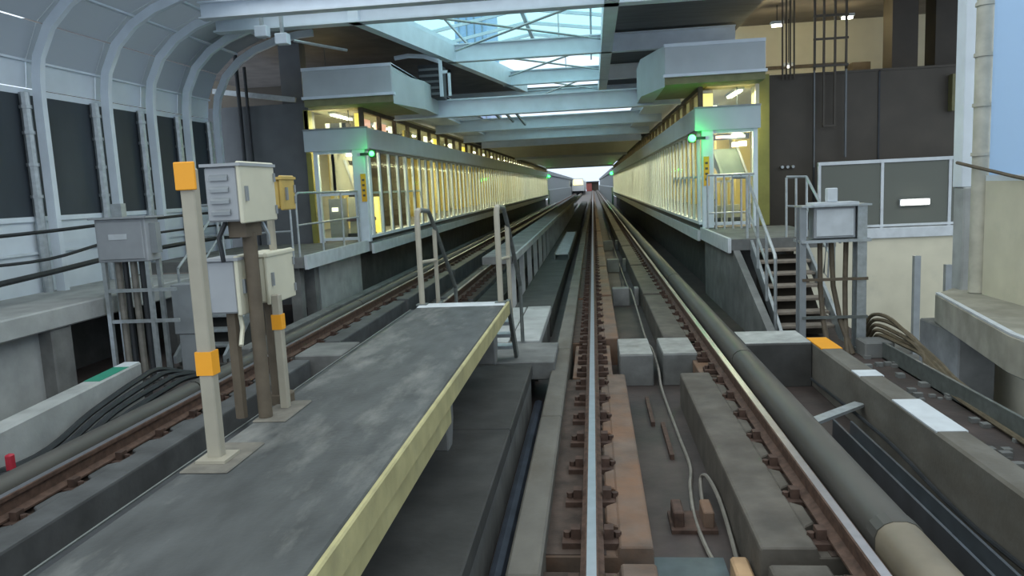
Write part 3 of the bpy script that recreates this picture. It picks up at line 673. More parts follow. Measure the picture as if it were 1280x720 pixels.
# skewed concrete ledge at its foot
MB().prism([(4.45, 2), (4.52, 8.8), (5.05, 11.9), (5.6, 12.5), (5.75, 12.5), (5.75, 2)], 'z', -.25, .19).build('ledge_slab', M('warm_concrete', (.30, .285, .235), .85, bump=.25, var=.2, scale=3, stain=(.19, .18, .14), stain_amt=.4), wr, bevel=.02)
MB().box(5.0, 5.5, 11.0, 12.3, -1.7, -.25).build('column', CONC, wr, bevel=.02)
MB().box(4.95, 5.4, 7.0, 7.6, -1.7, -.25).build('column', CONC, wr, bevel=.02)
MB().box(5.8, 5.95, 2, 13, -1.7, -.25).build('back_panel', BEIGE, wr)
cable('wall_cable', 'brown cable drooping across the beige right wall', [(5.40, 12.1, 2.12), (5.5, 11.3, 1.98), (5.52, 10.2, 1.84), (5.52, 8.8, 1.80), (5.55, 6, 1.9)], .025, BROWN)
MB().prism([(4.46, 2), (4.53, 8.8), (5.06, 11.9), (5.12, 11.9), (4.60, 8.8), (4.53, 2)], 'z', .185, .21).build('edge_strip', WHITEP, wr)

# ------------------------------------------------------------------ fence and beige retaining wall behind the right cabinet
t = thing('wall_back', 'beige retaining wall below the framed fence', 'wall', (6, 17.1, -1.7), kind='structure')
MB().box(4.3, 9.5, 17.05, 17.3, -1.75, .62).build('retaining_wall', BEIGE, t)
MB().box(4.3, 9.5, 16.98, 17.3, .62, .84).build('coping', WHITEP, t, bevel=.01)
t = thing('fence', 'grey panelled fence in a white frame on the beige wall', 'fence', (6.2, 17.1, .84))
for x in (4.84, 6.13, 7.5): MB().box(x-.03, x+.03, 17.08, 17.14, .84, 2.25).build('post', WHITEP, t)
MB().box(4.81, 8.9, 17.07, 17.15, 2.22, 2.29).build('top_rail', WHITEP, t); MB().box(4.81, 8.9, 17.07, 17.15, .86, .91).build('bottom_rail', WHITEP, t)
for a, b in ((4.88, 6.09), (6.17, 7.46), (7.54, 8.9)): MB().box(a, b, 17.10, 17.12, .91, 2.22).build('panel', MESHP, t)
t = thing('lamp_reflection', 'bright white lamp reflection on the grey fence panel, built as a glowing strip', 'lamp', (6.78, 17.02, 1.28))
MB().box(6.48, 7.08, 17.03, 17.09, 1.29, 1.43).build('housing', WHITEP, t); MB().box(6.50, 7.06, 17.0, 17.03, 1.31, 1.41).build('tube', TUBEW, t)  # glowing strip stands for a lamp's reflection in the panel
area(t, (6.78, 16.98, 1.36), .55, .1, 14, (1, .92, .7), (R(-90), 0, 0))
for x, z1, lab in ((6.45, .32, 'taller grey post standing before the beige wall'), (7.05, .12, 'shorter grey post standing before the beige wall')):
    o = MB().box(x-.06, x+.06, 16.0, 16.12, -1.7, z1).build('steel_post', STEELG, None); tag(o, lab, 'post')

# ================================================================== PLATFORMS
YE, YF = 17.7, 91.
def platform(side, xe, xo, label):
    t = thing('platform', label, 'platform', (xe, 50, -.55), kind='structure')
    s = 1 if side == 'r' else -1
    xm = xe+s*1.3
    MB().prism([(xe, YE), (xm, YE), (xm, 18.7), (xo, 18.7), (xo, YF), (xe, YF)], 'z', .72, .95).build('platform_slab', CONC, t)
    MB().box(xe-s*.06, xe, YE, YF, .66, .90).build('white_edge', WHITEP, t)
    MB().box(xe+s*.30, xe+s*.45, YE, YF, -.56, .72).build('under_wall', CONC_D, t)
    MB().box(xo-s*.1, xo, YE+1, YF, .95, 4.25).build('rear_wall', PLASTER, t)
    MB().prism([(xe+s*.2, YE), (xm, YE), (xm, 18.7), (xo, 18.7), (xo, YF), (xe+s*.2, YF)], 'z', 4.08, 4.24).build('canopy_ceiling', M('canopy_panel', (.48, .44, .30), .7, var=.06), t)
    return t
platform('l', -5.3, -9.2, 'platform of the far track with white edge')
platform('r', 2.4, 6.6, 'platform of the nearer track with white edge')
BAY = .9
NB = int((YF-YE)/BAY)
def screen(xe, s, label):
    """full-height glass platform screen along the platform edge; s=+1: platform at +x"""
    t = thing('platform_screen', label, 'platform screen', (xe, YE, .95))
    MB().box(xe-.02, xe+s*.16, YE, YF, .95, 1.03).build('bottom_rail', BLACK, t)
    MB().box(xe-s*.02, xe+s*.14, YE, YF, 1.03, 1.10).build('sill', STEEL, t)
    MB().box(xe-s*.04, xe+s*.20, YE, YF, 3.08, 3.16).build('head_rail', STEELG, t)
    pm = gm = None
    for i in range(NB):
        y = YE+.25+i*BAY
        w = .10 if i % 4 == 0 else .055
        if i % 4 == 0:
            if pm is None: pm = MB().box(xe-s*.02, xe+s*.05, y-.08, y+.08, 1.10, 3.08).build('mullion', STEEL, t); pmw = WORLD[pm.name].copy(); py0 = y
            else: copy_at(pm, pmw+Vector((0, y-py0, 0)), t)
        else:
            if i == 1: sm = MB().box(xe-s*.012, xe+s*.045, y-.055, y+.055, 1.10, 3.08).build('mullion', STEEL, t); smw = WORLD[sm.name].copy(); sy0 = y
            else: copy_at(sm, smw+Vector((0, y-sy0, 0)), t)
        if gm is None: gm = MB().box(xe+s*.005, xe+s*.02, y+.05, y+BAY-.05, 1.10, 3.08).build('glass_pane', PANE, t); gmw = WORLD[gm.name].copy(); gy0 = y
        else: copy_at(gm, gmw+Vector((0, y-gy0, 0)), t)
    gs = None
    for ch in [c for c in COL.objects if c.parent == t and c.name.startswith('mullion')]:
        wp = WORLD[ch.name]
        if gs is None: gs = MB().box(xe-s*.006, xe+s*.045, wp.y+.085, wp.y+.16, 1.10, 3.08).build('gasket', BROWN, ch); gd = WORLD[gs.name]-wp
        else: copy_at(gs, Vector((WORLD[gs.name].x, wp.y+.1225, 1.10)), ch)
    for i in range(0, 6): MB().box(xe+s*.03, xe+s*.09, YE+.3+i*BAY, YE+.2+(i+1)*BAY, 2.08, 2.13).build('mid_rail', STEEL, t)
    return t
screen(-5.3, -1, 'long glass platform screen with white mullions along the far platform')
screen(2.4, 1, 'long glass platform screen with white mullions along the nearer platform')
def fascia(xe, s, xend, label):
    t = thing('fascia', label, 'fascia', (xe, YE, 3.16), kind='structure')
    MB().box(xe-s*.10, xe+s*.10, YE-.12, YF, 3.14, 3.62).build('side_panel', FASC, t)
    a, b = sorted((xe-s*.10, xend))
    MB().box(a, b, YE-.14, YE-.04, 3.12, 3.62).build('front_panel', FASC, t)
    MB().box(a-.01, b+.01, YE-.16, YE-.02, 3.60, 3.64).build('front_trim', STEELG, t)
    return t
fascia(-5.3, -1, -6.72, 'grey blue fascia band above the far platform screen')
fascia(2.4, 1, 3.72, 'grey blue fascia band above the nearer platform screen')
def clerestory(xe, s, xend, label):
    t = thing('clerestory', label, 'window', (xe, YE, 3.62), kind='structure')
    y = YE; pm = None
    MB().box(xe, xe+s*.1, YE, YF, 4.0, 4.1).build('head_rail', BROWN, t)
    while y < YF-1:
        if pm is None: pm = MB().box(xe+s*.0, xe+s*.10, y, y+.10, 3.62, 4.02).build('post', BROWN, t); pw = WORLD[pm.name].copy(); y0 = y
        else: copy_at(pm, pw+Vector((0, y-y0, 0)), t)
        y += 1.5
    y = YE+.1
    g = None
    while y < YF-1.5:
        if g is None: g = MB().box(xe+s*.04, xe+s*.05, y, y+1.4, 3.62, 4.02).build('glass_pane', PANE, t); gw = WORLD[g.name].copy(); y0 = y
        else: copy_at(g, gw+Vector((0, y-y0, 0)), t)
        y += 1.5
    a, b = sorted((xe+s*.1, xend))
    MB().box(a, b, YE+.04, YE+.05, 3.64, 4.06).build('glass_pane', PANE, t)
    MB().box(xend-.04, xend+.04, YE, YE+.1, 3.62, 4.08).build('post', CREAM, t)
    return t
clerestory(-5.3, -1, -6.68, 'strip of clerestory windows above the far platform fascia')
clerestory(2.4, 1, 3.68, 'strip of clerestory windows above the nearer platform fascia')

# end walls of glass
def end_window(x0, x1, xe, s, label):
    t = thing('end_window', label, 'window', ((x0+x1)/2, YE, .95), kind='structure')
    for x in (x0, x1): MB().box(x-.05, x+.05, YE-.06, YE+.06, .95, 3.14).build('frame_post', STEEL, t)
    for z, h in ((1.0, .07), (2.07, .06), (3.05, .08)): MB().box(x0, x1, YE-.04, YE+.04, z, z+h).build('frame_rail', STEEL, t)
    for a, b in ((1.07, 2.07), (2.13, 3.05)): MB().box(x0+.05, x1-.05, YE-.008, YE+.008, a, b).build('glass_pane', PANE, t)
    MB().box(x1-.05 if s < 0 else x0-.2, x1+.25 if s < 0 else x0+.05, YE-.10, YE+.10, .95, 3.14).build('corner_column', STEEL, t, bevel=.01)
    return t
end_window(-6.5, -5.55, -5.3, -1, 'framed glass end window of the far platform')
end_window(2.65, 3.62, 2.4, 1, 'framed glass end window of the nearer platform')
for (x, lab) in ((-5.36, 'orange yellow warning sign on the far platform corner column'), (2.54, 'orange yellow warning sign on the nearer platform corner column')):
    t = thing('warning_sign', lab, 'sign', (x, YE-.12, 1.95))
    MB().box(x-.06, x+.06, YE-.125, YE-.102, 1.9, 2.55).build('panel', M('sign_orange', (.85, .45, .03), .5, var=.03), t)
    for i in range(4): MB().box(x-.03, x+.03, YE-.128, YE-.125, 2.02+i*.12, 2.07+i*.12).build('glyph', BROWN, t)

# things inside the platforms, seen through the glass
t = thing('staircase', 'cream slanted staircase flank seen through the far end window', 'staircase', (-6.1, 18.7, .95))
MB().prism([(-6.56, 3.4), (-6.24, 3.4), (-5.86, 2.12), (-6.56, 2.12)], 'y', 18.75, 18.85).build('flank_panel', CREAM, t)
MB().bar((-6.30, 18.70, 3.5), (-5.86, 18.70, 2.05), .06, .10, up=(0, 1, 0)).build('stringer', WHITEP, t)
MB().bar((-6.22, 18.66, 3.02), (-5.55, 18.66, 2.90), .10, .12, up=(0, 0, 1)).build('cross_beam', CREAM, t)
MB().prism([(-6.05, 2.80), (-5.60, 2.82), (-5.72, 2.12), (-5.90, 2.12)], 'y', 18.62, 18.70).build('second_flank', CREAM, t)
MB().box(-6.5, -6.42, 18.75, 18.83, .95, 3.4).build('post', CREAM, t)
t = thing('staircase', 'grey green slanted staircase soffit seen through the nearer end window', 'staircase', (3.2, 18.8, .95))
MB().prism([(2.84, 2.74), (2.80, 2.5), (3.02, 2.10), (3.62, 2.10), (3.40, 2.74)], 'y', 18.75, 18.85).build('soffit_panel', M('stair_grey_green', (.27, .33, .27), .5), t)
MB().bar((3.40, 18.70, 2.80), (3.66, 18.70, 2.08), .05, .08, up=(0, 1, 0)).build('stringer', WHITEP, t)
MB().bar((2.86, 18.70, 2.74), (3.08, 18.70, 2.08), .05, .08, up=(0, 1, 0)).build('stringer', M('stair_grey_green_light', (.36, .43, .35), .5), t)
MB().box(2.72, 2.80, 18.7, 18.8, .95, 2.6).build('post', GOLD, t)
t = thing('service_counter', 'cream service counter behind the far end window', 'counter', (-5.9, 18.6, .95))
MB().box(-6.06, -5.60, 18.45, 18.7, 1.5, 2.02).build('body', CREAM, t, bevel=.015); MB().box(-6.10, -5.45, 18.40, 18.75, 1.42, 1.50).build('worktop', M('plum_top', (.16, .10, .11), .5), t)
MB().box(-6.04, -5.5, 18.45, 18.7, 1.12, 1.42).build('front', CREAM, t); MB().box(-6.1, -5.45, 18.42, 18.72, .95, 1.12).build('plinth', BLACK, t)
t = thing('control_cabinet', 'tall grey cabinet with a lit label behind the far end window', 'cabinet', (-6.4, 18.5, .95))
MB().box(-6.52, -6.16, 18.35, 18.7, .95, 2.0).build('body', BOXG, t, bevel=.01); MB().box(-6.44, -6.28, 18.335, 18.35, 1.68, 1.78).build('label_plate', WHITES, t)
t = thing('service_counter', 'cream low counter behind the nearer end window', 'counter', (3.1, 18.6, .95))
MB().box(2.60, 3.45, 18.62, 18.8, 1.12, 1.42).build('front', CREAM, t); MB().box(2.58, 3.47, 18.6, 18.82, .95, 1.12).build('plinth', BLACK, t)
o = MB().box(-5.70, -5.5, 19.2, 19.4, .95, 2.0).build('bollard_sign', YELS, None); tag(o, 'small glowing yellow panel low inside the far platform end', 'sign')
t = thing('pillar', 'yellow pillar just inside the nearer end window', 'pillar', (2.68, 18.2, .95)); MB().box(2.56, 2.78, 18.1, 18.35, .95, 4.05).build('shaft', GOLD, t); MB().box(2.53, 2.81, 18.07, 18.38, .95, 1.05).build('base', BLACK, t)
t = thing('display_board', 'red lit running text board inside the nearer end window', 'display', (3.2, 18.3, 2.98)); MB().box(2.82, 3.62, 18.3, 18.36, 2.93, 3.06).build('housing', BLACK, t)
MB().box(2.86, 3.34, 18.285, 18.30, 2.965, 3.025).build('red_text', REDL, t); MB().box(3.36, 3.52, 18.285, 18.30, 2.965, 3.025).build('teal_text', TEALS, t)
t = thing('exit_sign', 'small yellow and white lit sign under the red text board', 'sign', (3.42, 18.4, 2.78)); MB().box(3.24, 3.40, 18.4, 18.44, 2.76, 2.87).build('yellow_face', YELS, t); MB().box(3.40, 3.58, 18.4, 18.44, 2.77, 2.89).build('white_face', WHITES, t)
t = thing('gate_barrier', 'white bar gate low inside the nearer end window', 'gate', (3.05, 18.6, .95))
for x in (2.9, 3.02, 3.14, 3.26): MB().box(x-.02, x+.02, 18.55, 18.6, .95, 2.0).build('upright', WHITEP, t)
MB().box(2.88, 3.28, 18.55, 18.6, 1.95, 2.0).build('top_bar', WHITEP, t)
# signs in the clerestory bands
t = thing('sign_box', 'yellow lit sign box in the nearer clerestory corner', 'sign', (2.62, 17.95, 3.66)); MB().box(2.52, 2.74, 17.85, 18.0, 3.66, 3.95).build('face', YELS, t); MB().box(2.5, 2.76, 18.0, 18.05, 3.64, 3.97).build('housing', BROWN, t)
t = thing('sign_box', 'narrow yellow lit sign in the far clerestory corner', 'sign', (-5.5, 17.95, 3.66)); MB().box(-5.55, -5.43, 17.85, 18.0, 3.66, 3.98).build('face', YELS, t); MB().box(-5.57, -5.41, 18.0, 18.05, 3.64, 4.0).build('housing', BROWN, t)
t = thing('ceiling_unit', 'dark and white air unit behind the far clerestory end window', 'air unit', (-6.1, 18.1, 3.66)); MB().box(-6.25, -5.85, 18.1, 18.5, 3.66, 3.80).build('body', BLACK, t); MB().box(-6.36, -6.25, 18.1, 18.5, 3.66, 3.80).build('side_cap', WHITEP, t); MB().box(-5.99, -5.94, 18.05, 18.1, 3.66, 3.80).build('divider', WHITEP, t)
rnd = random.Random(3)
names = ['pink', 'second pink', 'white', 'yellow', 'bright white', 'golden', 'pale', 'amber']
for i, (yy, mt, L) in enumerate(((18.1, PINKS, 1.1), (19.7, PINKS, 1.0), (21.1, WHITES, .7), (22.7, GOLD, 1.0), (25.6, WHITES, .7), (27.0, YELS, 1.1), (30.2, WHITES, .8), (33, YELS, 1.2))):
    o = MB().box(-5.62, -5.56, yy, yy+L, 3.66, 3.92).build('lit_panel', mt, None); tag(o, names[i] + ' lit panel in the clerestory strip of the far platform, number %d from its near corner' % (i+1) if False else names[i] + ' lit panel behind the far clerestory windows', 'panel', 'lit panels behind the clerestory windows')
# pale columns/advert boards standing inside along both screens
def inner_columns(x, label, grp):
    src = None
    for i, yy in enumerate([YE+3.2+k*3.6 for k in range(20)]):
        m = None
        if src is None:
            src = MB().box(x-.22, x+.22, yy-.25, yy+.25, .95, 4.08).build('column', GOLD, None); sw = WORLD[src.name].copy(); y0 = yy; o = src
        else: o = copy_at(src, sw+Vector((0, yy-y0, 0)))
        tag(o, ORD[i] + ' ' + label + ', counted from the near end', 'column', grp)
inner_columns(-8.3, 'gold clad column inside the far platform', 'gold columns in the far platform')
inner_columns(4.6, 'gold clad column inside the nearer platform', 'gold columns in the nearer platform')
# platform lights: tubes with their light
def lamp_row(x, label, grp):
    for i, yy in enumerate([YE+1.2+k*3.6 for k in range(20)]):
        t = thing('tube_lamp', ORD[i] + ' ' + label + ', counted from the near end', 'lamp', (x, yy, 3.98), grp)
        MB().box(x-.09, x+.09, yy-.75, yy+.75, 4.03, 4.08).build('housing', WHITEP, t)
        MB().box(x-.05, x+.05, yy-.7, yy+.7, 3.99, 4.03).build('tube', TUBE, t)
        if i % 4 == 1: area(t, (x, yy+1.8, 3.97), .3, 13, 420, (1, .88, .56))
lamp_row(-6.2, 'warm tube lamp under the far platform canopy', 'tube lamps of the far platform')
lamp_row(3.4, 'warm tube lamp under the nearer platform canopy', 'tube lamps of the nearer platform')

for (x, lab) in ((-5.75, 'short white lamp just behind the far end window'), (3.3, 'short white lamp added behind the nearer end window above the text board')):
    t = thing('tube_lamp', lab, 'lamp', (x, 18.0, 3.0)); MB().box(x-.12, x+.12, 18.0, 18.08, 3.0, 3.04).build('tube', TUBEW, t); MB().box(x-.14, x+.14, 17.98, 18.1, 3.04, 3.10).build('housing', WHITEP, t); MB().box(x-.01, x+.01, 18.03, 18.05, 3.10, 4.08).build('hanger', GALVD, t)
    point(t, (x, 18.02, 2.85), 30, (1, .90, .62), .08)  # the nearer lamp is added to brighten the interior behind its window

# green signal lamps
for (x, yy, z, lab, p) in ((-5.08, 17.47, 3.0, 'green signal lamp at the near corner of the far platform', 4), (2.22, 17.47, 2.96, 'bright green signal lamp at the near corner of the nearer platform', 10),
                        (-5.1, 90.6, 3.2, 'distant green signal lamp at the far end of the left platform', 30), (2.2, 90.6, 3.2, 'distant green signal lamp at the far end of the right platform', 40)):
    t = thing('signal_lamp', lab, 'signal lamp', (x, yy, z-.1))
    k = 1.0 if yy < 50 else 2.4
    MB().ball((x, yy, z), (.085 if x > 0 else .065)*k, 12, 8).build('lens', GREENL, t, smooth=True)
    MB().box(x-.07*k, x+.07*k, yy+.05*k, yy+.14*k, z-.09*k, z+.09*k).box(min(x, x+(-.3 if x < 0 else .3)), max(x, x+(-.3 if x < 0 else .3)), yy+.06*k, yy+.12, z-.03, z+.03).build('housing', BLACK, t)
    point(t, (x, yy-.16*k, z), p, (.0, 1, .07), .06*k)
# train beyond, and the far end
t = thing('train', 'distant white train with a yellow lit windscreen on the far track', 'train', (-3.62, 190, 0))
MB().prism([(-5.1, .5), (-5.1, 2.9), (-4.7, 3.6), (-2.5, 3.6), (-2.15, 2.9), (-2.15, .5)], 'y', 190, 255).build('body', TRAINW, t)
MB().prism([(-4.85, 2.0), (-4.7, 3.3), (-2.55, 3.3), (-2.4, 2.0)], 'y', 189.9, 190).build('windscreen', TRAINY, t)
MB().box(-4.9, -2.35, 190.5, 254, .0, .5).build('bogie_skirt', BLACK, t)
t = thing('station_building', 'distant low dark building with a red front at the end of the tracks', 'building', (0, 285, -.55))
MB().box(-2.4, -.4, 285, 300, -.5, 2.4).build('red_front', REDW, t); MB().box(-2.4, 2.2, 287, 310, -.5, 2.8).build('body', DARKW, t); MB().box(-2.6, 2.4, 284.5, 311, 2.8, 3.1).build('roof', GREYW, t)
for s, x, lab in ((1, -5.3, 'grey side wall and canopy beyond the far platform end'), (-1, 2.3, 'grey side wall and canopy beyond the nearer platform end')):
    o = MB().box(x-.1, x+.1, 91.5, 280, -.5, 1.6).box(x-s*.3-.1, x-s*.3+.1, 91.5, 280, 1.6, 3.4).box(x-3 if s > 0 else x, x if s > 0 else x+3, 91.5, 280, 3.4, 3.9).build('trim_1' if s > 0 else 'trim_2', M('pale_grey_wall', (.20, .23, .25), .7), None); tag(o, lab, 'wall', kind='structure')

# ================================================================== ROOFS
rf = thing('ceiling', 'dark station roof with white steel beams and a skylight opening', 'ceiling', (0, 40, 5.4), kind='structure')
ZR = 5.92
# dark sheet left of the skewed edge beam, right of the straight edge beam, and beyond
SKY_L = [(-4.55, 15.3), (-2.3, 27.6)]
MB().prism([(-12, 15.3), (-4.75, 15.3), (-2.5, 27.6), (-2.5, 36.3), (-12, 36.3)], 'z', ZR, ZR+.12).build('roof_sheet', ROOFB, rf)
MB().prism([(.62, 15.3), (3.9, 15.3), (3.9, 36.3), (.62, 36.3)], 'z', ZR, ZR+.12).build('roof_sheet', ROOFD, rf)
MB().prism([(3.9, 15.3), (12, 15.3), (12, 36.3), (3.9, 36.3)], 'z', 6.3, 6.42).build('roof_sheet', ROOFB, rf)
MB().box(-2.5, .62, 31.5, 36.3, ZR, ZR+.12).build('roof_sheet', ROOFD, rf)
MB().box(-12, 12, 36.3, 91, 4.6, 4.75).build('roof_sheet', ROOFD, rf)
# low soffit
MB().box(-5.2, 2.35, 36.5, 52, 4.08, 4.16).build('soffit', SOFFIT, rf)
MB().box(-5.2, 2.35, 52.3, 86, 4.14, 4.2).build('soffit', FASC, rf)  # farther soffit in a paler colour for light from the open end
# I-beams across
def ibeam(x0, x1, y, z, h, w=.24, name='beam', mat=STEEL):
    return MB().box(x0, x1, y-w/2, y+w/2, z, z+.03).box(x0, x1, y-.015, y+.015, z+.03, z+h-.03).box(x0, x1, y-w/2, y+w/2, z+h-.03, z+h).build(name, mat, rf)
ibeam(-7.4, 9.0, 15.1, 5.4, .36, .30)
ibeam(-7.0, 9.0, 13.75, 5.36, .30, .26)
MB().tube([(-7, 14.4, 5.62), (7, 14.4, 5.55)], .05, 8).build('conduit', GALV, rf, smooth=True)
for y in (20.4, 25.6, 30.8): ibeam(-4.6+.5*(y-15)/3 if y < 26 else -8, 3.7, y, 5.4, .46)
# skylight edge beams
MB().bar((-4.55, 15.0, 5.62), (-2.3, 27.6, 5.62), .22, .44).build('edge_beam', STEEL, rf)
MB().bar((-4.72, 15.0, 5.95), (-2.47, 27.6, 5.95), .06, .24).build('skylight_curb', BARRP, rf)
MB().box(.32, .60, 13.6, 31.5, 5.40, 5.86).build('edge_beam', STEEL, rf)
MB().box(.60, .66, 15.0, 31.5, 5.86, 6.15).build('skylight_curb', BARRP, rf)
# X bracing rods
for a, b, c, d in ((-4.3, 15.4, .3, 20.2), (-3.5, 20.6, .3, 25.4), (-2.6, 25.8, .3, 30.6)):
    for p, q in (((a, b, 5.72), (c, d, 5.72)), ((a+.85, d, 5.66), (c, b, 5.66))): MB().tube([p, q], .028, 6).build('brace_rod', GALV, rf, smooth=True)
for x in (-.75,):
    for y in (20.4, 25.6): MB().box(x-.015, x+.015, y-.02, y+.02, 5.86, 6.9).build('hanger', GALV, rf)
# glass roof above
sg = thing('window_1', 'glass skylight roof above the tracks', 'skylight', (-2, 22, 6.9), kind='structure')
for i in range(9):
    y0 = 14.0+i*2.0
    for (xa, xb, za, zb) in ((-6.2, -2.0, 6.75, 7.5), (-2.0, 2.2, 7.5, 6.9)):
        MB().prism([(xa, za), (xb, zb), (xb, zb+.02), (xa, za+.02)], 'y', y0+.03, y0+1.97).build('glass_pane', PANER, sg)
        MB().prism([(xa, za-.10), (xb, zb-.10), (xb, zb), (xa, za)], 'y', y0-.03, y0+.03).build('glazing_bar', STEEL, sg)
MB().box(-2.06, -1.94, 14, 32, 7.38, 7.5).build('ridge_bar', STEEL, sg)
for x, z in ((-4.1, 7.02), (.1, 7.12)): MB().box(x-.03, x+.03, 14, 32, z-.06, z).build('purlin', STEEL, sg)
# low portal beams
for i, y in enumerate((20.3, 25.7, 31.3, 36.4)): ibeam(-5.2, 2.3, y, 3.98, .46 if i == 0 else .40, .3)
ibeam(-5.2, 2.35, 52.1, 3.92, .3, .3, mat=FASC); ibeam(-5.2, 2.35, 86.2, 3.95, .3, .3)
# sloping lattice left of the skylight
for i in range(4): MB().bar((-3.3+i*.22, 20.7+i*1.2, 4.5+i*.1), (-2.9+i*.25, 21.3+i*1.4, 4.1), .06).build('lattice_bar', GALV, rf)
# canopy end boxes over the platform ends
def roofbox(x0, x1, ch, label):
    t = thing('canopy_box', label, 'canopy', ((x0+x1)/2, 17, 4.25), kind='structure')
    MB().box(x0, x1, 16.95, 36, 4.27, 4.93).build('body', BOXR, t, bevel=.02)
    MB().box(x0-.03, x1+.03, 16.92, 36, 4.24, 4.30).build('bottom_lip', STEEL, t)
    MB().box(x0, x1, 16.93, 36, 4.86, 4.93).build('top_lip', STEEL, t)
    s = 1 if ch > x1 else -1
    xa = x1 if s > 0 else x0
    MB().prism([(xa, 16.97), (ch, 18.6), (ch, 20.2), (xa, 20.2)], 'z', 4.05, 4.9 if s < 0 else 4.72).build('splayed_side', BOXR, t)
    MB().box(x0, x1, 17.0, 20, 4.09, 4.25).build('under_panel', OLIVE if False else M('olive_soffit', (.20, .20, .10), .7), t)
roofbox(-6.42, -4.35, -3.98, 'grey roof box over the end of the far platform')
roofbox(1.6, 3.7, 1.2, 'grey roof box over the end of the nearer platform')
t = thing('vent_unit', 'dark louvred ventilation unit in a pale frame beside the far roof box', 'ventilation unit', (-3.95, 19.5, 4.45))
MB().box(-4.28, -3.72, 19.35, 20.1, 4.42, 5.22).build('body', BLACK, t)
for i in range(5): MB().box(-4.26, -3.74, 19.32, 19.36, 4.47+i*.15, 4.53+i*.15).build('louvre_slat', GREYW, t)
MB().box(-3.74, -3.66, 19.28, 19.36, 4.42, 5.30).build('frame_post', STEEL, t); MB().box(-3.52, -3.46, 19.28, 19.36, 4.42, 5.05).build('frame_post', STEEL, t)
MB().box(-3.66, -3.46, 19.28, 19.36, 4.98, 5.05).build('frame_rail', STEEL, t)
MB().tube([(-4.85, 19.3, 5.42), (-4.5, 19.3, 5.46), (-4.1, 19.3, 5.42), (-3.72, 19.3, 5.28)], .06, 6).build('hood', STEEL, t, smooth=True)
# brackets with lamps near the barrier end
for i, (x, y, z, lab) in enumerate(((-6.15, 14.4, 5.12, 'small white bracket hanging under the first roof beam, left of the pair'), (-5.80, 14.5, 4.98, 'small white bracket hanging under the first roof beam, right of the pair'))):
    t = thing('bracket', lab, 'bracket', (x, y, z)); MB().box(x-.12, x+.12, y-.1, y+.1, z, z+.2).build('plate', STEEL, t, bevel=.01); MB().box(x-.03, x+.03, y-.03, y+.03, z+.2, 5.62).build('hanger', GALV, t)
cable('pipe', 'slanting pale pipe under the dark roof near the bracket pair', [(-5.7, 14.8, 5.1), (-4.9, 15.6, 5.0)], .03, GALV, cat='pipe')

# ------------------------------------------------------------------ left dark end wall and concourse depth
wb = thing('wall_end', 'dark grey end wall between the noise barrier and far platform', 'wall', (-7.7, 18, -.85), kind='structure')
MB().box(-9.6, -6.62, 17.95, 18.1, -.85, 4.30).build('panel', GREYW, wb)
MB().box(-6.74, -6.62, 17.7, 17.95, .95, 4.1).build('lit_edge_trim', OLIVE, wb)
MB().tube([(-8.35, 17.85, .95), (-8.35, 17.85, 5.6)], .05, 8).build('pipe', BLACK, wb, smooth=True); MB().tube([(-8.15, 17.85, .95), (-8.15, 17.85, 5.2)], .04, 8).build('pipe', BLACK, wb, smooth=True)
MB().box(-24, -6.4, 26, 26.2, -1, 6.3).build('upper_wall', DARKW, wb)
MB().box(-8.5, -6.4, 20, 26, 4.25, 4.3).build('upper_floor', DARKW, wb)
MB().box(-7.75, -7.2, 19.0, 19.4, 4.3, 5.9).build('upper_column', GREYW, wb)
MB().bar((-9.2, 18.3, 4.75), (-7.2, 18.5, 4.45), .12).build('conduit', GALV, wb)
for i, (x, y, z, lab) in enumerate(((-8.15, 21, 5.15, 'dim yellow lamp in the dark concourse left of the column'), (-6.9, 20, 5.15, 'dim yellow lamp in the dark concourse right of the column'))):
    t = thing('concourse_lamp', lab, 'lamp', (x, y, z)); MB().box(x-.2, x+.2, y-.05, y+.05, z, z+.08).build('tube', AMBER, t); MB().box(x-.22, x+.22, y-.06, y+.06, z+.08, z+.14).build('housing', WHITEP, t)
    MB().box(x-.01, x+.01, y-.01, y+.01, z+.14, ZR).build('hanger', GALVD, t)
    point(t, (x, y, z-.1), 6, (1, .8, .3))
o = MB().box(-7.0, -6.4, 19.5, 19.6, 4.75, 4.83).build('handrail_bar', CREAM, None); tag(o, 'pale lit bar beside the far roof box', 'bar')

# ------------------------------------------------------------------ right dark wall and lit room above
wd = thing('wall_rear', 'tall dark brown wall beside the nearer platform end', 'wall', (6, 18.5, -1.7), kind='structure')
MB().box(3.98, 9.5, 18.4, 18.6, -1.7, 4.30).build('panel', DARKW, wd)
MB().box(3.70, 3.98, 17.9, 18.45, .95, 4.30).build('lit_edge_trim', OLIVE, wd)  # lit end of the dark wall, its light put into the olive colour
for x in (5.08, 6.5): MB().box(x-.02, x+.02, 18.38, 18.4, -1.7, 4.3).build('panel_joint', BLACK, wd)
MB().box(3.98, 9.5, 18.38, 18.62, 4.28, 4.33).build('coping', DARKW, wd)
MB().box(7.98, 8.08, 18.2, 18.4, 3.3, 4.1).build('lit_edge_trim', M('olive_lit_strip', (.16, .15, .07), .6), wd)  # narrow lit strip on the wall, painted in dim olive
ur = thing('wall_upper', 'cream lit room above the dark wall', 'wall', (7, 22, 4.3), kind='structure')
MB().box(3.7, 12, 23.0, 23.2, 4.2, 6.4).build('rear_panel', PLASTER, ur); MB().box(3.7, 12, 18.6, 23, 4.2, 4.3).build('floor_panel', BEIGE, ur)
MB().box(3.8, 7.2, 22.9, 23.0, 5.05, 5.13).build('dado', BROWN, ur)
for x0, x1 in ((7.35, 7.95), (8.35, 9.3)): MB().box(x0, x1, 20.0, 20.6, 4.3, 6.3).build('column', DARKW, ur)
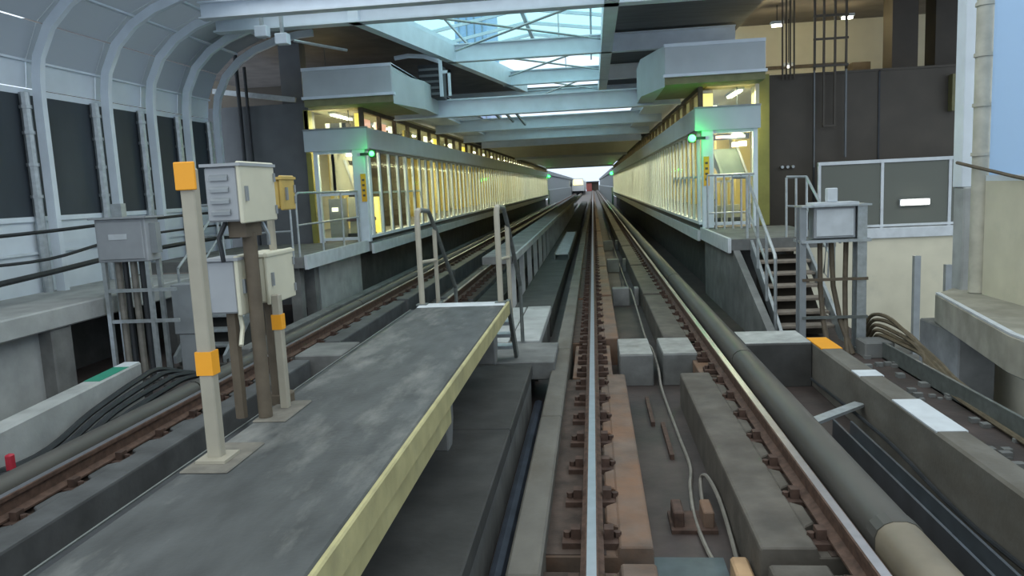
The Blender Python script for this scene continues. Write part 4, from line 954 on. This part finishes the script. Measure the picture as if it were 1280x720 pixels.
MB().box(6.75, 7.2, 21.0, 21.4, 4.3, 4.85).build('counter', BROWN, ur); MB().box(8.0, 8.1, 20.9, 21.0, 4.3, 5.9).build('lit_strip', CREAM, ur)
for i, (x, y, z, lab) in enumerate(((4.75, 20.5, 5.78, 'pendant lamp in the cream room above the roof box'), (6.45, 20.5, 5.85, 'pendant lamp in the cream room behind the hanging grid'), (5.5, 22.4, 5.0, 'faint small lamp low in the cream room'))):
    t = thing('pendant_lamp', lab, 'lamp', (x, y, z)); hw = .12 if i < 2 else .05; MB().box(x-hw, x+hw, y-.06, y+.06, z, z+.05).build('bulb', TUBEW, t)
    MB().box(x-.15, x+.15, y-.1, y+.1, z+.05, z+.12).build('shade', GALV, t); MB().tube([(x, y, z+.12), (x, y, 6.3)], .012, 6).build('cord', BLACK, t)
    if i < 2: point(t, (x, y, z-.15), 26, (1, .86, .5), .1)
for i in range(4):
    x = 4.36+i*.085
    o = MB().tube([(x, 18.3, 4.2), (x, 18.3, 6.3)], .020, 6).build('riser_pipe', DARKW, None, smooth=True); tag(o, ORD[i] + ' of the four thin dark riser pipes, counted from the roof box', 'pipe', 'four riser pipes')
t = thing('cable_rack', 'dark hanging cable rack with verticals in front of the dark wall', 'rack', (5.4, 18.2, 3.2))
for i, x in enumerate((5.04, 5.24, 5.48, 5.72)): MB().box(x-.022, x+.022, 18.2, 18.25, 3.1 if i in (1, 2) else 4.35, 6.28).build('upright', DARKW, t)
MB().box(5.02, 5.02+.03, 18.2, 18.25, 2.2, 4.4).build('upright', GREYW, t); MB().box(5.70, 5.74, 18.2, 18.25, 2.4, 4.4).build('upright', GREYW, t)
for z in (4.42, 5.0, 5.5): MB().box(5.0, 5.76, 18.18, 18.2, z, z+.05).build('cross_bar', DARKW, t)
MB().box(5.22, 5.5, 18.18, 18.2, 3.1, 3.14).build('cross_bar', DARKW, t)
for i in range(3):
    x = 4.36+i*.12
    o = MB().tube([(x, 18.30, 2.24), (x, 18.39, 2.24)], .035, 10).build('wall_socket', GALV, None, smooth=True); tag(o, ['leftmost', 'middle', 'rightmost'][i] + ' small round grey socket of three on the dark wall', 'socket', 'three round sockets')

# tower seen through the skylight
t = thing('tower', 'pale blue tower rising beyond the skylight', 'building', (-12, 80, -20))
MB().box(-13.6, -10.3, 80, 90, -20, 60).build('facade', TOWER, t)
for i in range(4): MB().box(-13.2+i*.8, -13.12+i*.8, 79.9, 80, -20, 60).build('fin', STEELG, t)
